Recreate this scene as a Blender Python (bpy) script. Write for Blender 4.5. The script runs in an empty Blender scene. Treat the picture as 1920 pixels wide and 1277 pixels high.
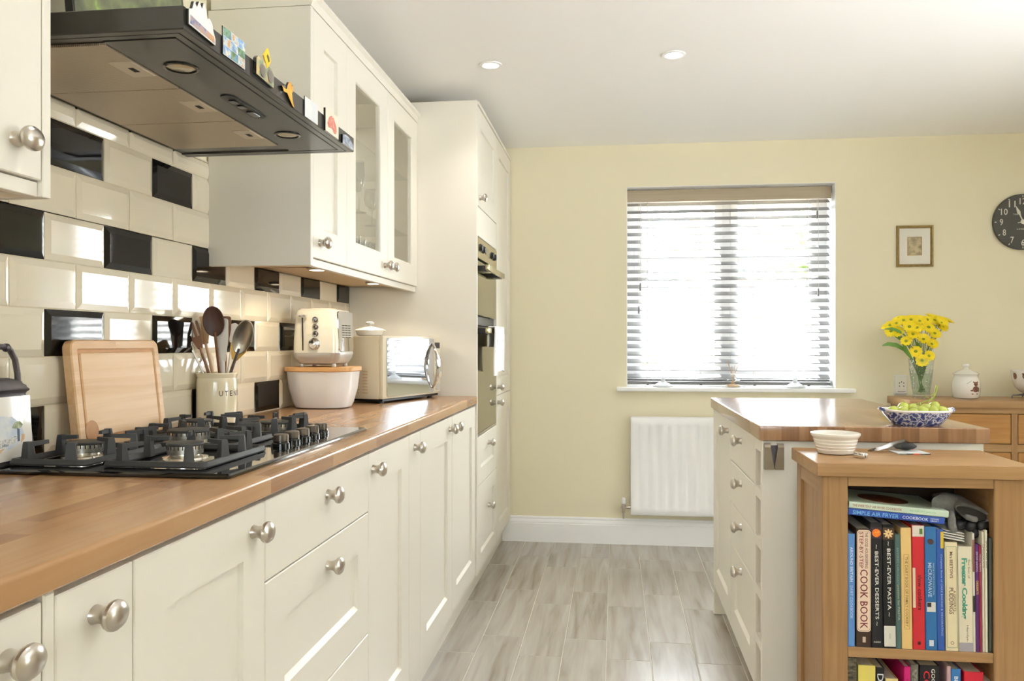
import bpy, bmesh, math, random
from mathutils import Matrix, Vector
random.seed(7)
scene = bpy.context.scene
C = scene.collection
PI = math.pi
R = math.radians

# ------------------------------------------------------------------ camera, world, sun, daylight, added ceiling fill, exposure
TH = math.atan(194 / 1540.0)
cam_d = bpy.data.cameras.new('camera')
cam = bpy.data.objects.new('camera', cam_d); C.objects.link(cam)
cam.location = (0, 0, 1.212); cam.rotation_euler = (PI / 2, 0, TH)
cam_d.sensor_width = 36.0; cam_d.sensor_fit = 'HORIZONTAL'
cam_d.lens = 1540 / 1920 * 36.0; cam_d.shift_y = 3.5 / 1920
cam_d.clip_start = 0.02
scene.camera = cam

world = bpy.data.worlds.new('sky'); scene.world = world; world.use_nodes = True
bg = world.node_tree.nodes['Background']
bg.inputs[0].default_value = (0.84, 0.92, 1.0, 1); bg.inputs[1].default_value = 9.5

sun_d = bpy.data.lights.new('sun', 'SUN'); sun_d.energy = 400; sun_d.angle = R(1.0); sun_d.color = (0.91, 0.96, 1.0)
sun = bpy.data.objects.new('sun', sun_d); C.objects.link(sun)
sun.rotation_euler = Vector((0.125, -0.485, -0.866)).to_track_quat('-Z', 'Y').to_euler()

def area(name, loc, direction, sx, sy, power, col=(1, 1, 1)):
    d = bpy.data.lights.new(name, 'AREA'); d.shape = 'RECTANGLE'; d.size = sx; d.size_y = sy; d.energy = power; d.color = col
    o = bpy.data.objects.new(name, d); C.objects.link(o); o.location = loc
    o.rotation_euler = Vector(direction).to_track_quat('-Z', 'Y').to_euler()
    return o
area('daylight_back_window', (0.67, 5.55, 1.60), (0, -1, 0.05), 1.5, 1.4, 130, (0.90, 0.955, 1.0))
area('added_ceiling_uplight', (3.40, 1.65, 1.25), (-0.74, 0.24, 0.63), 0.85, 0.6, 42, (0.91, 0.955, 1.0)).data.spread = R(95)  # added lamp just inside the right wall, aimed up to brighten the ceiling

vs = scene.view_settings
scene.display_settings.display_device = 'sRGB'
vs.view_transform = 'Standard'; vs.look = 'None'; vs.gamma = 1.0; vs.use_curve_mapping = False
vs.exposure = 0.17
scene.cycles.use_denoising = True
scene.cycles.max_bounces = 10; scene.cycles.diffuse_bounces = 6; scene.cycles.glossy_bounces = 5
scene.cycles.transparent_max_bounces = 16
scene.cycles.sample_clamp_indirect = 8

# ------------------------------------------------------------------ materials
def lin(c):
    if isinstance(c, str):
        c = [int(c[i:i + 2], 16) / 255 for i in (0, 2, 4)]
    return tuple(x / 12.92 if x <= 0.04045 else ((x + 0.055) / 1.055) ** 2.4 for x in c) + (1,)

def newmat(name):
    m = bpy.data.materials.new(name); m.use_nodes = True
    nt = m.node_tree
    return m, nt, nt.nodes['Principled BSDF']

def N(nt, t, **kw):
    n = nt.nodes.new(t)
    for k, v in kw.items():
        setattr(n, k, v)
    return n

def mat(name, col, rough=0.5, metal=0.0, coat=0.0, vary=0.04, vscale=6, bump=0.0, bscale=60, spec=0.5, trans=0.0, sss=0.0, emit=None, estr=0):
    m, nt, b = newmat(name)
    b.inputs['Roughness'].default_value = rough; b.inputs['Metallic'].default_value = metal
    b.inputs['Coat Weight'].default_value = coat; b.inputs['Coat Roughness'].default_value = 0.04
    b.inputs['Specular IOR Level'].default_value = spec
    b.inputs['Transmission Weight'].default_value = trans
    if sss:
        b.inputs['Subsurface Weight'].default_value = sss; b.inputs['Subsurface Radius'].default_value = (0.01, 0.01, 0.004)
    c = lin(col)
    tc = N(nt, 'ShaderNodeTexCoord')
    nz = N(nt, 'ShaderNodeTexNoise'); nz.inputs['Scale'].default_value = vscale; nz.inputs['Detail'].default_value = 3
    nt.links.new(tc.outputs['Object'], nz.inputs['Vector'])
    rp = N(nt, 'ShaderNodeValToRGB')
    rp.color_ramp.elements[0].position = 0.3; rp.color_ramp.elements[1].position = 0.7
    rp.color_ramp.elements[0].color = tuple(x * (1 - vary) for x in c[:3]) + (1,)
    rp.color_ramp.elements[1].color = tuple(min(1, x * (1 + vary)) for x in c[:3]) + (1,)
    nt.links.new(nz.outputs['Fac'], rp.inputs[0]); nt.links.new(rp.outputs[0], b.inputs['Base Color'])
    if bump:
        n2 = N(nt, 'ShaderNodeTexNoise'); n2.inputs['Scale'].default_value = bscale; n2.inputs['Detail'].default_value = 4
        nt.links.new(tc.outputs['Object'], n2.inputs['Vector'])
        bp = N(nt, 'ShaderNodeBump'); bp.inputs['Strength'].default_value = bump; bp.inputs['Distance'].default_value = 0.002
        nt.links.new(n2.outputs['Fac'], bp.inputs['Height']); nt.links.new(bp.outputs[0], b.inputs['Normal'])
    if emit:
        b.inputs['Emission Color'].default_value = lin(emit); b.inputs['Emission Strength'].default_value = estr
    return m

def ramp(nt, stops):
    rp = N(nt, 'ShaderNodeValToRGB'); el = rp.color_ramp.elements
    while len(el) < len(stops):
        el.new(0.5)
    for e, (p, c) in zip(el, stops):
        e.position = p; e.color = lin(c)
    return rp

def wood(name, cols, axis='Y', rough=0.4, stave=None, fine=60, coarse=2.5, coat=0.0, per_object=False, stave_mix=0.6, zc=None):
    """grain stretched along axis; stave=(length axis, across axis, length, width) adds glued blocks"""
    m, nt, b = newmat(name)
    b.inputs['Roughness'].default_value = rough; b.inputs['Coat Weight'].default_value = coat; b.inputs['Coat Roughness'].default_value = 0.08
    tc = N(nt, 'ShaderNodeTexCoord')
    src = tc.outputs['Object']
    L = nt.links.new
    if per_object:
        oi = N(nt, 'ShaderNodeObjectInfo')
        ml = N(nt, 'ShaderNodeMath', operation='MULTIPLY'); ml.inputs[1].default_value = 37.0
        L(oi.outputs['Random'], ml.inputs[0])
        ad = N(nt, 'ShaderNodeVectorMath', operation='ADD'); L(src, ad.inputs[0]); L(ml.outputs[0], ad.inputs[1])
        src = ad.outputs[0]
    rnd = None
    if stave:
        la, aa, ln, wd = stave
        sx = N(nt, 'ShaderNodeSeparateXYZ'); L(src, sx.inputs[0])
        dv = N(nt, 'ShaderNodeMath', operation='DIVIDE'); L(sx.outputs[aa], dv.inputs[0]); dv.inputs[1].default_value = wd
        fl = N(nt, 'ShaderNodeMath', operation='FLOOR'); L(dv.outputs[0], fl.inputs[0])
        w1 = N(nt, 'ShaderNodeTexWhiteNoise', noise_dimensions='1D'); L(fl.outputs[0], w1.inputs['W'])
        d2 = N(nt, 'ShaderNodeMath', operation='DIVIDE'); L(sx.outputs[la], d2.inputs[0]); d2.inputs[1].default_value = ln
        a2 = N(nt, 'ShaderNodeMath', operation='ADD'); L(d2.outputs[0], a2.inputs[0]); L(w1.outputs['Value'], a2.inputs[1])
        f2 = N(nt, 'ShaderNodeMath', operation='FLOOR'); L(a2.outputs[0], f2.inputs[0])
        cb = N(nt, 'ShaderNodeCombineXYZ'); L(fl.outputs[0], cb.inputs[0]); L(f2.outputs[0], cb.inputs[1])
        w2 = N(nt, 'ShaderNodeTexWhiteNoise', noise_dimensions='3D'); L(cb.outputs[0], w2.inputs['Vector'])
        rnd = w2.outputs['Value']
        mm = N(nt, 'ShaderNodeMath', operation='MULTIPLY'); L(rnd, mm.inputs[0]); mm.inputs[1].default_value = 9.0
        ad = N(nt, 'ShaderNodeVectorMath', operation='ADD'); L(src, ad.inputs[0]); L(mm.outputs[0], ad.inputs[1])
        src = ad.outputs[0]
    mp = N(nt, 'ShaderNodeMapping')
    s = [fine, fine, fine]; s['XYZ'.index(axis)] = coarse
    if zc: s[2] = zc
    mp.inputs['Scale'].default_value = s
    L(src, mp.inputs['Vector'])
    nz = N(nt, 'ShaderNodeTexNoise'); nz.inputs['Scale'].default_value = 1.0; nz.inputs['Detail'].default_value = 6; nz.inputs['Distortion'].default_value = 0.6
    L(mp.outputs[0], nz.inputs['Vector'])
    fac = nz.outputs['Fac']
    if per_object:
        mx = N(nt, 'ShaderNodeMath', operation='MULTIPLY_ADD')
        L(oi.outputs['Random'], mx.inputs[0]); mx.inputs[1].default_value = 0.14; mx.inputs[2].default_value = -0.07
        a3 = N(nt, 'ShaderNodeMath', operation='ADD'); L(fac, a3.inputs[0]); L(mx.outputs[0], a3.inputs[1]); fac = a3.outputs[0]
    if rnd is not None:
        mx = N(nt, 'ShaderNodeMix'); mx.data_type = 'FLOAT'; mx.inputs[0].default_value = stave_mix
        L(fac, mx.inputs[2]); L(rnd, mx.inputs[3]); fac = mx.outputs[0]
    rp = ramp(nt, cols); L(fac, rp.inputs[0]); L(rp.outputs[0], b.inputs['Base Color'])
    if rough <= 0.27: return m
    bp = N(nt, 'ShaderNodeBump'); bp.inputs['Strength'].default_value = 0.08; bp.inputs['Distance'].default_value = 0.001
    L(nz.outputs['Fac'], bp.inputs['Height']); L(bp.outputs[0], b.inputs['Normal'])
    return m

def glassmat(name, tint=(1, 1, 1), ior=1.45, rough=0.0, boost=1.0, bump=0, bscale=40):
    m = bpy.data.materials.new(name); m.use_nodes = True; nt = m.node_tree
    nt.nodes.remove(nt.nodes['Principled BSDF']); out = nt.nodes['Material Output']
    tr = N(nt, 'ShaderNodeBsdfTransparent'); tr.inputs[0].default_value = tuple(tint) + (1,)
    gl = N(nt, 'ShaderNodeBsdfGlossy'); gl.inputs['Roughness'].default_value = rough
    fr = N(nt, 'ShaderNodeFresnel'); fr.inputs[0].default_value = ior
    ml = N(nt, 'ShaderNodeMath', operation='MULTIPLY', use_clamp=True); ml.inputs[1].default_value = boost
    mx = N(nt, 'ShaderNodeMixShader')
    ge = N(nt, 'ShaderNodeNewGeometry'); iv = N(nt, 'ShaderNodeMath', operation='SUBTRACT'); iv.inputs[0].default_value = boost
    m2 = N(nt, 'ShaderNodeMath', operation='MULTIPLY'); m2.inputs[1].default_value = boost
    nt.links.new(ge.outputs['Backfacing'], m2.inputs[0]); nt.links.new(m2.outputs[0], iv.inputs[1]); nt.links.new(iv.outputs[0], ml.inputs[1])
    nt.links.new(fr.outputs[0], ml.inputs[0]); nt.links.new(ml.outputs[0], mx.inputs[0])
    nt.links.new(tr.outputs[0], mx.inputs[1]); nt.links.new(gl.outputs[0], mx.inputs[2]); nt.links.new(mx.outputs[0], out.inputs[0])
    if bump:
        tc = N(nt, 'ShaderNodeTexCoord'); vo = N(nt, 'ShaderNodeTexVoronoi'); vo.inputs['Scale'].default_value = bscale
        bp = N(nt, 'ShaderNodeBump'); bp.inputs['Strength'].default_value = bump; bp.inputs['Distance'].default_value = 0.004
        nt.links.new(tc.outputs['Object'], vo.inputs['Vector']); nt.links.new(vo.outputs['Distance'], bp.inputs['Height'])
        nt.links.new(bp.outputs[0], gl.inputs['Normal']); nt.links.new(bp.outputs[0], fr.inputs['Normal'])
    return m

def picture(name, stops, scale=20, seed=0.0, kind='noise', rough=0.3, detail=4, stretch=(1, 1, 1)):
    """flat printed picture: colours from a noise ramp"""
    m, nt, b = newmat(name); b.inputs['Roughness'].default_value = rough
    tc = N(nt, 'ShaderNodeTexCoord'); mp = N(nt, 'ShaderNodeMapping')
    mp.inputs['Location'].default_value = (seed, seed * 0.7, seed * 1.3); mp.inputs['Scale'].default_value = stretch
    nt.links.new(tc.outputs['Object'], mp.inputs[0])
    if kind == 'voronoi':
        t = N(nt, 'ShaderNodeTexVoronoi'); t.inputs['Scale'].default_value = scale; o = t.outputs['Distance']
    elif kind == 'wave':
        t = N(nt, 'ShaderNodeTexWave'); t.inputs['Scale'].default_value = scale; t.inputs['Distortion'].default_value = 9; t.inputs['Detail'].default_value = 2
        t.inputs['Detail Scale'].default_value = 0.8; o = t.outputs['Fac']
    else:
        t = N(nt, 'ShaderNodeTexNoise'); t.inputs['Scale'].default_value = scale; t.inputs['Detail'].default_value = detail; o = t.outputs['Fac']
    nt.links.new(mp.outputs[0], t.inputs['Vector'])
    rp = ramp(nt, stops); nt.links.new(o, rp.inputs[0]); nt.links.new(rp.outputs[0], b.inputs['Base Color'])
    return m

M = {}
M['wall'] = mat('yellow wall paint', 'ECE4C8', 0.7, vary=0.012, vscale=1.5, bump=0.03, bscale=300)
M['ceiling'] = mat('white ceiling paint', 'FBFAF9', 0.8, vary=0.01, vscale=1.2)
M['white'] = mat('white gloss paint', 'F8F8F8', 0.3, vary=0.01)
M['upvc'] = mat('white window frame', 'ECECEC', 0.3, vary=0.01)
M['cream'] = mat('ivory cabinet paint', 'EAE5D9', 0.42, vary=0.01, vscale=3)
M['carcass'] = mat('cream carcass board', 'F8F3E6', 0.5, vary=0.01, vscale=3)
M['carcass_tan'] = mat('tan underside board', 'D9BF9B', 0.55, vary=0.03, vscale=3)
M['dark'] = mat('dark cavity', '2B2823', 0.8)
M['nickel'] = mat('satin nickel', 'C9C2B8', 0.28, 1.0, vary=0.02)
M['steel'] = mat('brushed steel', 'BDB6A8', 0.32, 1.0, vary=0.05, vscale=40)
M['chrome'] = mat('polished chrome', 'E6E6E8', 0.06, 1.0, vary=0.01)
M['mirror'] = mat('mirrored microwave door', 'D5D8DC', 0.03, 1.0, vary=0.005)
M['tile'] = mat('cream glazed tile', 'E4DAC3', 0.08, vary=0.015, vscale=4, coat=0.5, bump=0.02, bscale=25)
M['tile_black'] = mat('black glazed tile', '0C0B09', 0.05, vary=0.05, coat=0.0, bump=0.02, bscale=25, spec=0.42)
M['grout'] = mat('cream grout', 'D8CCB0', 0.85, vary=0.04, vscale=60)
M['fgrout'] = mat('pale floor grout', 'C2BBB0', 0.7, vary=0.05, vscale=40)
M['floor'] = wood('wood look floor tile', [(0.2, '8A8176'), (0.38, 'A79F95'), (0.54, 'B3ACA4'), (0.8, 'C0BBB4')], 'Y', 0.23, None, 26, 2.0, per_object=True)
M['worktop'] = wood('oiled butcher block', [(0.1, '8A6242'), (0.4, 'A47A54'), (0.65, 'B08860'), (0.95, 'BC976E')], 'Y', 0.24, (1, 0, 0.34, 0.040), 45, 4.0, coat=0.12, stave_mix=0.5)
M['worktop_island'] = wood('walnut butcher block', [(0.05, '654731'), (0.35, '866245'), (0.65, '9C7758'), (0.95, 'B08C6A')], 'Y', 0.16, (1, 0, 0.5, 0.026), 70, 4.0, coat=0.15, stave_mix=0.42, zc=5.0)
M['oak_v'] = wood('oak vertical', [(0.2, '8A663E'), (0.5, 'A07A50'), (0.8, 'AD8A60')], 'Z', 0.38, None, 70, 3.0)
M['oak_h'] = wood('oak horizontal', [(0.2, '916C43'), (0.5, 'A68054'), (0.8, 'B39064')], 'X', 0.36, None, 70, 3.0)
M['oak_y'] = wood('oak lengthwise', [(0.2, '916C43'), (0.5, 'A68054'), (0.8, 'B39064')], 'Y', 0.38, None, 70, 3.0)
M['oak_dark'] = wood('oak drawer front', [(0.2, '976833'), (0.5, 'AC7B42'), (0.8, 'B88A4F')], 'X', 0.36, None, 50, 2.5)
M['oak_back'] = mat('dark oak back board', '4B3723', 0.6, vary=0.1)
M['board'] = wood('beech chopping board', [(0.2, 'CE9F6C'), (0.5, 'DDB688'), (0.8, 'E6C59C')], 'Y', 0.42, (1, 2, 2.0, 0.055), 60, 3.0, stave_mix=0.25)
M['board_groove'] = mat('board groove', 'B98350', 0.5, vary=0.08, vscale=30)
M['slat'] = wood('taupe blind slat', [(0.2, '6C6A69'), (0.8, '7F7D7C')], 'X', 0.42, None, 60, 2.0)
M['valance'] = wood('taupe valance', [(0.2, 'A89A83'), (0.8, 'BBAC94')], 'X', 0.45, None, 60, 2.0)
M['cord'] = mat('pale cord', 'C9C1B2', 0.7)
M['black_glass'] = mat('black hob glass', '0A0A0A', 0.04, vary=0.02, coat=0.6)
M['iron'] = mat('matt cast iron', '3A3A3A', 0.55, vary=0.08, vscale=50, bump=0.15, bscale=400)
M['cap'] = mat('burner cap enamel', '3B3A38', 0.5, vary=0.08, vscale=60)
M['alu'] = mat('burner aluminium', 'EAE5DA', 0.22, 0.9)
M['hood'] = mat('black satin hood', '2E2B26', 0.3, vary=0.03, coat=0.25)
M['hood_black'] = mat('gloss black hood edge', '1B1A18', 0.18, vary=0.03, coat=0.4)
M['black'] = mat('black plastic', '151413', 0.4)
M['knobdark'] = mat('bronze hob knob', '6E655A', 0.35, 0.7, vary=0.04)
M['opal'] = mat('opal white glass', 'F4F4F2', 0.45, vary=0.005, trans=0.75)
M['pane'] = glassmat('window glass', (0.97, 0.98, 0.98), 1.45)
M['cab_glass'] = glassmat('cabinet door glass', (0.985, 0.985, 0.975), 1.45)
M['shelf_glass'] = glassmat('glass shelf', (0.975, 0.985, 0.975), 1.5)
M['glassware'] = glassmat('thin drinking glass', (0.93, 0.94, 0.93), 1.5, boost=1.6)
M['crystal'] = glassmat('cut crystal', (0.93, 0.95, 0.95), 1.55, boost=1.6, bump=0.8, bscale=90)
M['oven_glass'] = mat('mirrored oven glass', '8C8468', 0.06, 0.9, vary=0.01)
M['oven_steel'] = mat('oven steel panel', 'BDB290', 0.2, 1.0, vary=0.02)
M['ceramic'] = mat('white glazed ceramic', 'EDE8DF', 0.12, vary=0.01, coat=0.4)
M['cream_ceramic'] = mat('cream stoneware', 'E6DABB', 0.14, vary=0.02, coat=0.4)
M['enamel_white'] = mat('white enamel bin', 'F6F3EF', 0.25, vary=0.01, coat=0.3)
M['toaster'] = mat('cream toaster enamel', 'EBE6D4', 0.15, vary=0.01, coat=0.5)
M['toaster_grey'] = mat('brushed toaster base', 'C2BEB8', 0.3, 0.35, vary=0.02)
M['microwave'] = mat('cream microwave enamel', 'E4DBC3', 0.3, vary=0.01, coat=0.2)
M['lid_wood'] = wood('beech lid', [(0.2, 'C98F52'), (0.5, 'D9A76A'), (0.8, 'E2B77E')], 'X', 0.45, None, 60, 4.0)
M['wood_dark'] = wood('dark wooden spoon', [(0.2, '3A241A'), (0.8, '563627')], 'Z', 0.45, None, 90, 8)
M['wood_mid'] = wood('brown wooden handle', [(0.2, '6B4326'), (0.8, '8E5F3A')], 'Z', 0.45, None, 90, 8)
M['wood_pale'] = wood('pale wooden handle', [(0.2, 'B99468'), (0.8, 'D3B185')], 'Z', 0.5, None, 90, 8)
M['plastic_white'] = mat('white plastic', 'ECE7DC', 0.35)
M['plastic_yellow'] = mat('yellow plastic', 'E3B85C', 0.4)
M['pewter'] = mat('pewter grey tin', '6F6A6E', 0.32, 0.7, vary=0.12, vscale=30)
M['leafgreen'] = mat('green leaf', '5E8A36', 0.45, vary=0.15, vscale=20)
M['stem'] = mat('green stem', '5B7A34', 0.5, vary=0.15, vscale=30)
M['petal'] = mat('yellow petal', 'F5DC1E', 0.5, vary=0.06, vscale=30)
M['flower_eye'] = mat('flower centre', '8E9A1E', 0.7, vary=0.2, vscale=300)
M['water'] = glassmat('water', (0.90, 0.95, 0.88), 1.33)
M['grape'] = mat('green grape skin', 'B0B84C', 0.22, vary=0.12, vscale=25, coat=0.2, sss=0.15)
M['grapestem'] = mat('grape stalk', '9AA24A', 0.6, vary=0.15, vscale=60)
M['bluewhite'] = picture('blue and white glaze', [(0.30, '36417C'), (0.45, '56629A'), (0.49, 'D6D7DF'), (0.55, 'DEDEE2'), (0.58, '7480B0'), (0.65, '3B4680'), (0.70, 'D2D4DE')], 64, 0.4, 'noise', 0.12, 1)
M['rad'] = mat('white radiator enamel', 'F9F9F9', 0.3, vary=0.01)
M['slate'] = mat('charcoal clock face', '4B4A46', 0.55, vary=0.03)
M['clock_mark'] = mat('off white clock paint', 'DDD9CC', 0.6)
M['gilt'] = mat('antique gold frame', '9A8350', 0.35, 0.6, vary=0.2, vscale=60)
M['mount'] = mat('cream picture mount', 'E6E2D8', 0.8, vary=0.01)
M['sepia'] = picture('faded sepia print', [(0.25, '6F6548'), (0.45, '9C8E6C'), (0.6, 'BBA983'), (0.8, 'CDBB95')], 45, 1.2)
M['lamp'] = mat('lit lamp', 'FFF6E8', 0.5, emit='FFF1DC', estr=22)
M['lens'] = mat('hood lamp lens', 'CDBFA4', 0.15, 0.5, vary=0.05)
M['towel_dark'] = mat('charcoal towel', '33363A', 0.95, vary=0.15, vscale=90, bump=0.5, bscale=500)
M['towel_grey'] = mat('dark checked towel', '55544C', 0.95, vary=0.3, vscale=40, bump=0.5, bscale=500)
M['towel_white'] = picture('printed white tea towel', [(0.0, 'F1F0EF'), (0.62, 'EDEDEC'), (0.68, 'B9BFC6'), (0.74, 'EFEEEE')], 26, 2.0, 'noise', 0.9)
M['glove_grey'] = mat('grey knitted glove', '85837F', 0.95, vary=0.12, vscale=120, bump=0.7, bscale=600)
M['glove_black'] = mat('black rubber coating', '1C1C1E', 0.45, vary=0.05, bump=0.2, bscale=200)
M['paper'] = mat('white paper', 'E4E0D8', 0.8, vary=0.03, vscale=30)
M['page'] = mat('page block', 'D8CDB6', 0.85, vary=0.1, vscale=250)
M['ext_fence'] = wood('weathered fence', [(0.2, 'A89C8C'), (0.8, 'C9BEAE')], 'Z', 0.8, None, 30, 2)
M['ext_leaf'] = mat('garden leaves', '7C8F5C', 0.6, vary=0.2, vscale=8)
M['ext_bark'] = mat('garden bark', '8A7A66', 0.9, vary=0.2)
M['ext_ground'] = mat('pale patio stone', 'C9C3B8', 0.8, vary=0.08, vscale=4)
M['ext_brick'] = mat('pale neighbour brick', 'C9A58E', 0.85, vary=0.12, vscale=12)

_flat = {}
def flat(hexcol, rough=0.45):
    k = (hexcol, rough)
    if k not in _flat:
        _flat[k] = mat('print ' + hexcol, hexcol, rough, vary=0.03, vscale=20)
    return _flat[k]

# ------------------------------------------------------------------ mesh helpers
I4 = Matrix.Identity(4)
LEFT = Matrix(((0, 0, 1, 0), (1, 0, 0, 0), (0, 1, 0, 0), (0, 0, 0, 1)))      # (u,v,w) -> (w, u, v): front facing +X, u = Y
ISL = Matrix(((0, 0, -1, 0), (-1, 0, 0, 0), (0, 1, 0, 0), (0, 0, 0, 1)))     # front facing -X, u = -Y
FRONT = Matrix(((1, 0, 0, 0), (0, 0, -1, 0), (0, 1, 0, 0), (0, 0, 0, 1)))    # front facing -Y, u = X
def T(x, y, z): return Matrix.Translation((x, y, z))
def RZ(a): return Matrix.Rotation(a, 4, 'Z')
def RX(a): return Matrix.Rotation(a, 4, 'X')
def RY(a): return Matrix.Rotation(a, 4, 'Y')
def S(x, y, z): return Matrix.Diagonal((x, y, z, 1))

class MB:
    def __init__(self): self.bm = bmesh.new()
    def _v(self, pts, m): return [self.bm.verts.new(m @ Vector(p)) for p in pts]
    def _f(self, vs):
        try: return self.bm.faces.new(vs)
        except ValueError: return None
    def box(self, x0, x1, y0, y1, z0, z1, bev=0, m=I4, seg=2):
        v = self._v([(x, y, z) for x in (x0, x1) for y in (y0, y1) for z in (z0, z1)], m)
        fs = [self._f([v[i] for i in q]) for q in ((0, 1, 3, 2), (4, 6, 7, 5), (0, 4, 5, 1), (2, 3, 7, 6), (0, 2, 6, 4), (1, 5, 7, 3))]
        if bev:
            es = list({e for f in fs for e in f.edges})
            bmesh.ops.bevel(self.bm, geom=es, offset=bev, segments=seg, profile=0.6, affect='EDGES')
        return self
    def loft(self, rings, cap0=True, cap1=True, m=I4, closed=True):
        rs = [self._v(r, m) for r in rings]
        n = len(rs[0])
        for a, b in zip(rs, rs[1:]):
            for i in range(n if closed else n - 1):
                j = (i + 1) % n
                self._f([a[i], a[j], b[j], b[i]])
        if cap0: self._f(list(reversed(rs[0])))
        if cap1: self._f(rs[-1])
        return self
    def lathe(self, prof, n=24, m=I4, cap0=True, cap1=True, sx=1, sy=1):
        rings = [[(max(r, 1e-5) * math.cos(2 * PI * i / n) * sx, max(r, 1e-5) * math.sin(2 * PI * i / n) * sy, z) for i in range(n)] for r, z in prof]
        return self.loft(rings, cap0, cap1, m)
    def cyl(self, r, z0, z1, n=16, m=I4): return self.lathe([(r, z0), (r, z1)], n, m)
    def ell(self, c, rx, ry, rz, n=14, k=8, m=I4):
        prof = [(math.sin(PI * i / k), -math.cos(PI * i / k)) for i in range(k + 1)]
        return self.lathe(prof, n, m @ T(*c) @ S(rx, ry, rz))
    def prism(self, poly, z0, z1, m=I4, bev=0):
        if bev:
            cx = sum(p[0] for p in poly) / len(poly); cy = sum(p[1] for p in poly) / len(poly)
            def ins(d): return [(cx + (x - cx) * (1 - d / max(1e-6, math.hypot(x - cx, y - cy))), cy + (y - cy) * (1 - d / max(1e-6, math.hypot(x - cx, y - cy)))) for x, y in poly]
            q = ins(bev)
            return self.loft([[(x, y, z0) for x, y in q], [(x, y, z0 + bev) for x, y in poly], [(x, y, z1 - bev) for x, y in poly], [(x, y, z1) for x, y in q]], True, True, m)
        return self.loft([[(x, y, z0) for x, y in poly], [(x, y, z1) for x, y in poly]], True, True, m)
    def tube(self, pts, r, n=8, m=I4, cap=True, flat=None):
        pts = [Vector(p) for p in pts]; rings = []
        up = Vector((0, 0, 1)); prev = None
        for i, p in enumerate(pts):
            t = (pts[min(i + 1, len(pts) - 1)] - pts[max(i - 1, 0)]).normalized()
            if prev is None:
                a = t.cross(up)
                if a.length < 1e-3: a = t.cross(Vector((1, 0, 0)))
                a.normalize()
            else:
                a = (prev - t * prev.dot(t)); a.normalize()
            prev = a; b = t.cross(a)
            rr = r[i] if isinstance(r, (list, tuple)) else r
            k = flat if flat else 1
            rings.append([tuple(p + a * (rr * math.cos(2 * PI * j / n)) + b * (rr * k * math.sin(2 * PI * j / n))) for j in range(n)])
        return self.loft(rings, cap, cap, m)
    def shaker(self, u0, u1, v0, v1, t, fu, fv=None, rec=0.010, sl=0.010, m=I4, hole=False):
        fv = fv or fu
        def rect(a, b, c, d, w): return [(a, c, w), (b, c, w), (b, d, w), (a, d, w)]
        e = 0.002
        rings = [rect(u0, u1, v0, v1, 0), rect(u0, u1, v0, v1, t - e), rect(u0 + e, u1 - e, v0 + e, v1 - e, t)]
        iu0, iu1, iv0, iv1 = u0 + fu, u1 - fu, v0 + fv, v1 - fv
        rings.append(rect(iu0, iu1, iv0, iv1, t))
        if hole:
            rings.append(rect(iu0 + 0.003, iu1 - 0.003, iv0 + 0.003, iv1 - 0.003, t - 0.004))
            rings.append(rect(iu0 + 0.003, iu1 - 0.003, iv0 + 0.003, iv1 - 0.003, 0)); rings.append(rings[0])
            return self.loft(rings, False, False, m)
        rings.append(rect(iu0 + 0.002, iu1 - 0.002, iv0 + sl, iv1 - 0.002, t - rec))
        return self.loft(rings, True, True, m)
    def slab(self, u0, u1, v0, v1, t, m=I4):
        e = 0.002
        def rect(a, b, c, d, w): return [(a, c, w), (b, c, w), (b, d, w), (a, d, w)]
        return self.loft([rect(u0, u1, v0, v1, 0), rect(u0, u1, v0, v1, t - e), rect(u0 + e, u1 - e, v0 + e, v1 - e, t)], True, True, m)

W = {}
def build(name, mb, material, parent=None, smooth=True, angle=32, local=False):
    me = bpy.data.meshes.new(name)
    bm = mb.bm
    bmesh.ops.remove_doubles(bm, verts=bm.verts, dist=1e-6)
    bmesh.ops.recalc_face_normals(bm, faces=bm.faces)
    if parent is not None and not local:
        bm.transform(W[parent.name].inverted())
    bm.to_mesh(me); bm.free()
    if smooth:
        me.polygons.foreach_set('use_smooth', [True] * len(me.polygons))
        me.set_sharp_from_angle(angle=R(angle))
    me.materials.append(material)
    o = bpy.data.objects.new(name, me); C.objects.link(o)
    if parent is not None:
        o.parent = parent; W[o.name] = W[parent.name]
    else:
        W[o.name] = Matrix.Identity(4)
    return o

def tag(o, label, cat, group=None):
    o['label'] = label; o['category'] = cat
    if group: o['group'] = group
    return o
def thing(name, label, cat, loc=(0, 0, 0), rotz=0, group=None, rot=None):
    o = bpy.data.objects.new(name, None); C.objects.link(o); o.empty_display_size = 0.05
    o.location = loc; o.rotation_euler = rot or (0, 0, rotz)
    m = T(*loc) @ (Matrix.Rotation(rotz, 4, 'Z') if rot is None else (RZ(rot[2]) @ RY(rot[1]) @ RX(rot[0])))
    W[o.name] = m
    return tag(o, label, cat, group)
def single(name, mb, material, label, cat, loc=(0, 0, 0), group=None, **kw):
    """a thing that is one mesh, with its origin at loc"""
    mb.bm.transform(T(*loc).inverted())
    o = build(name, mb, material, None, **kw); o.location = loc; W[o.name] = T(*loc)
    return tag(o, label, cat, group)
def struct(name, mb, material, **kw):
    o = build(name, mb, material, None, **kw); o['kind'] = 'structure'; return o
def copies(o, label=None, loc=None, rot=None, group=None):
    r = o.copy(); C.objects.link(r); W[r.name] = W[o.name]
    if label: r['label'] = label
    if loc: r.location = loc
    if rot: r.rotation_euler = rot
    if group: r['group'] = group
    for ch in o.children:
        c = ch.copy(); C.objects.link(c); c.parent = r; W[c.name] = W[ch.name]
        for g in ch.children:
            d = g.copy(); C.objects.link(d); d.parent = c; W[d.name] = W[g.name]
    return r

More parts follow.
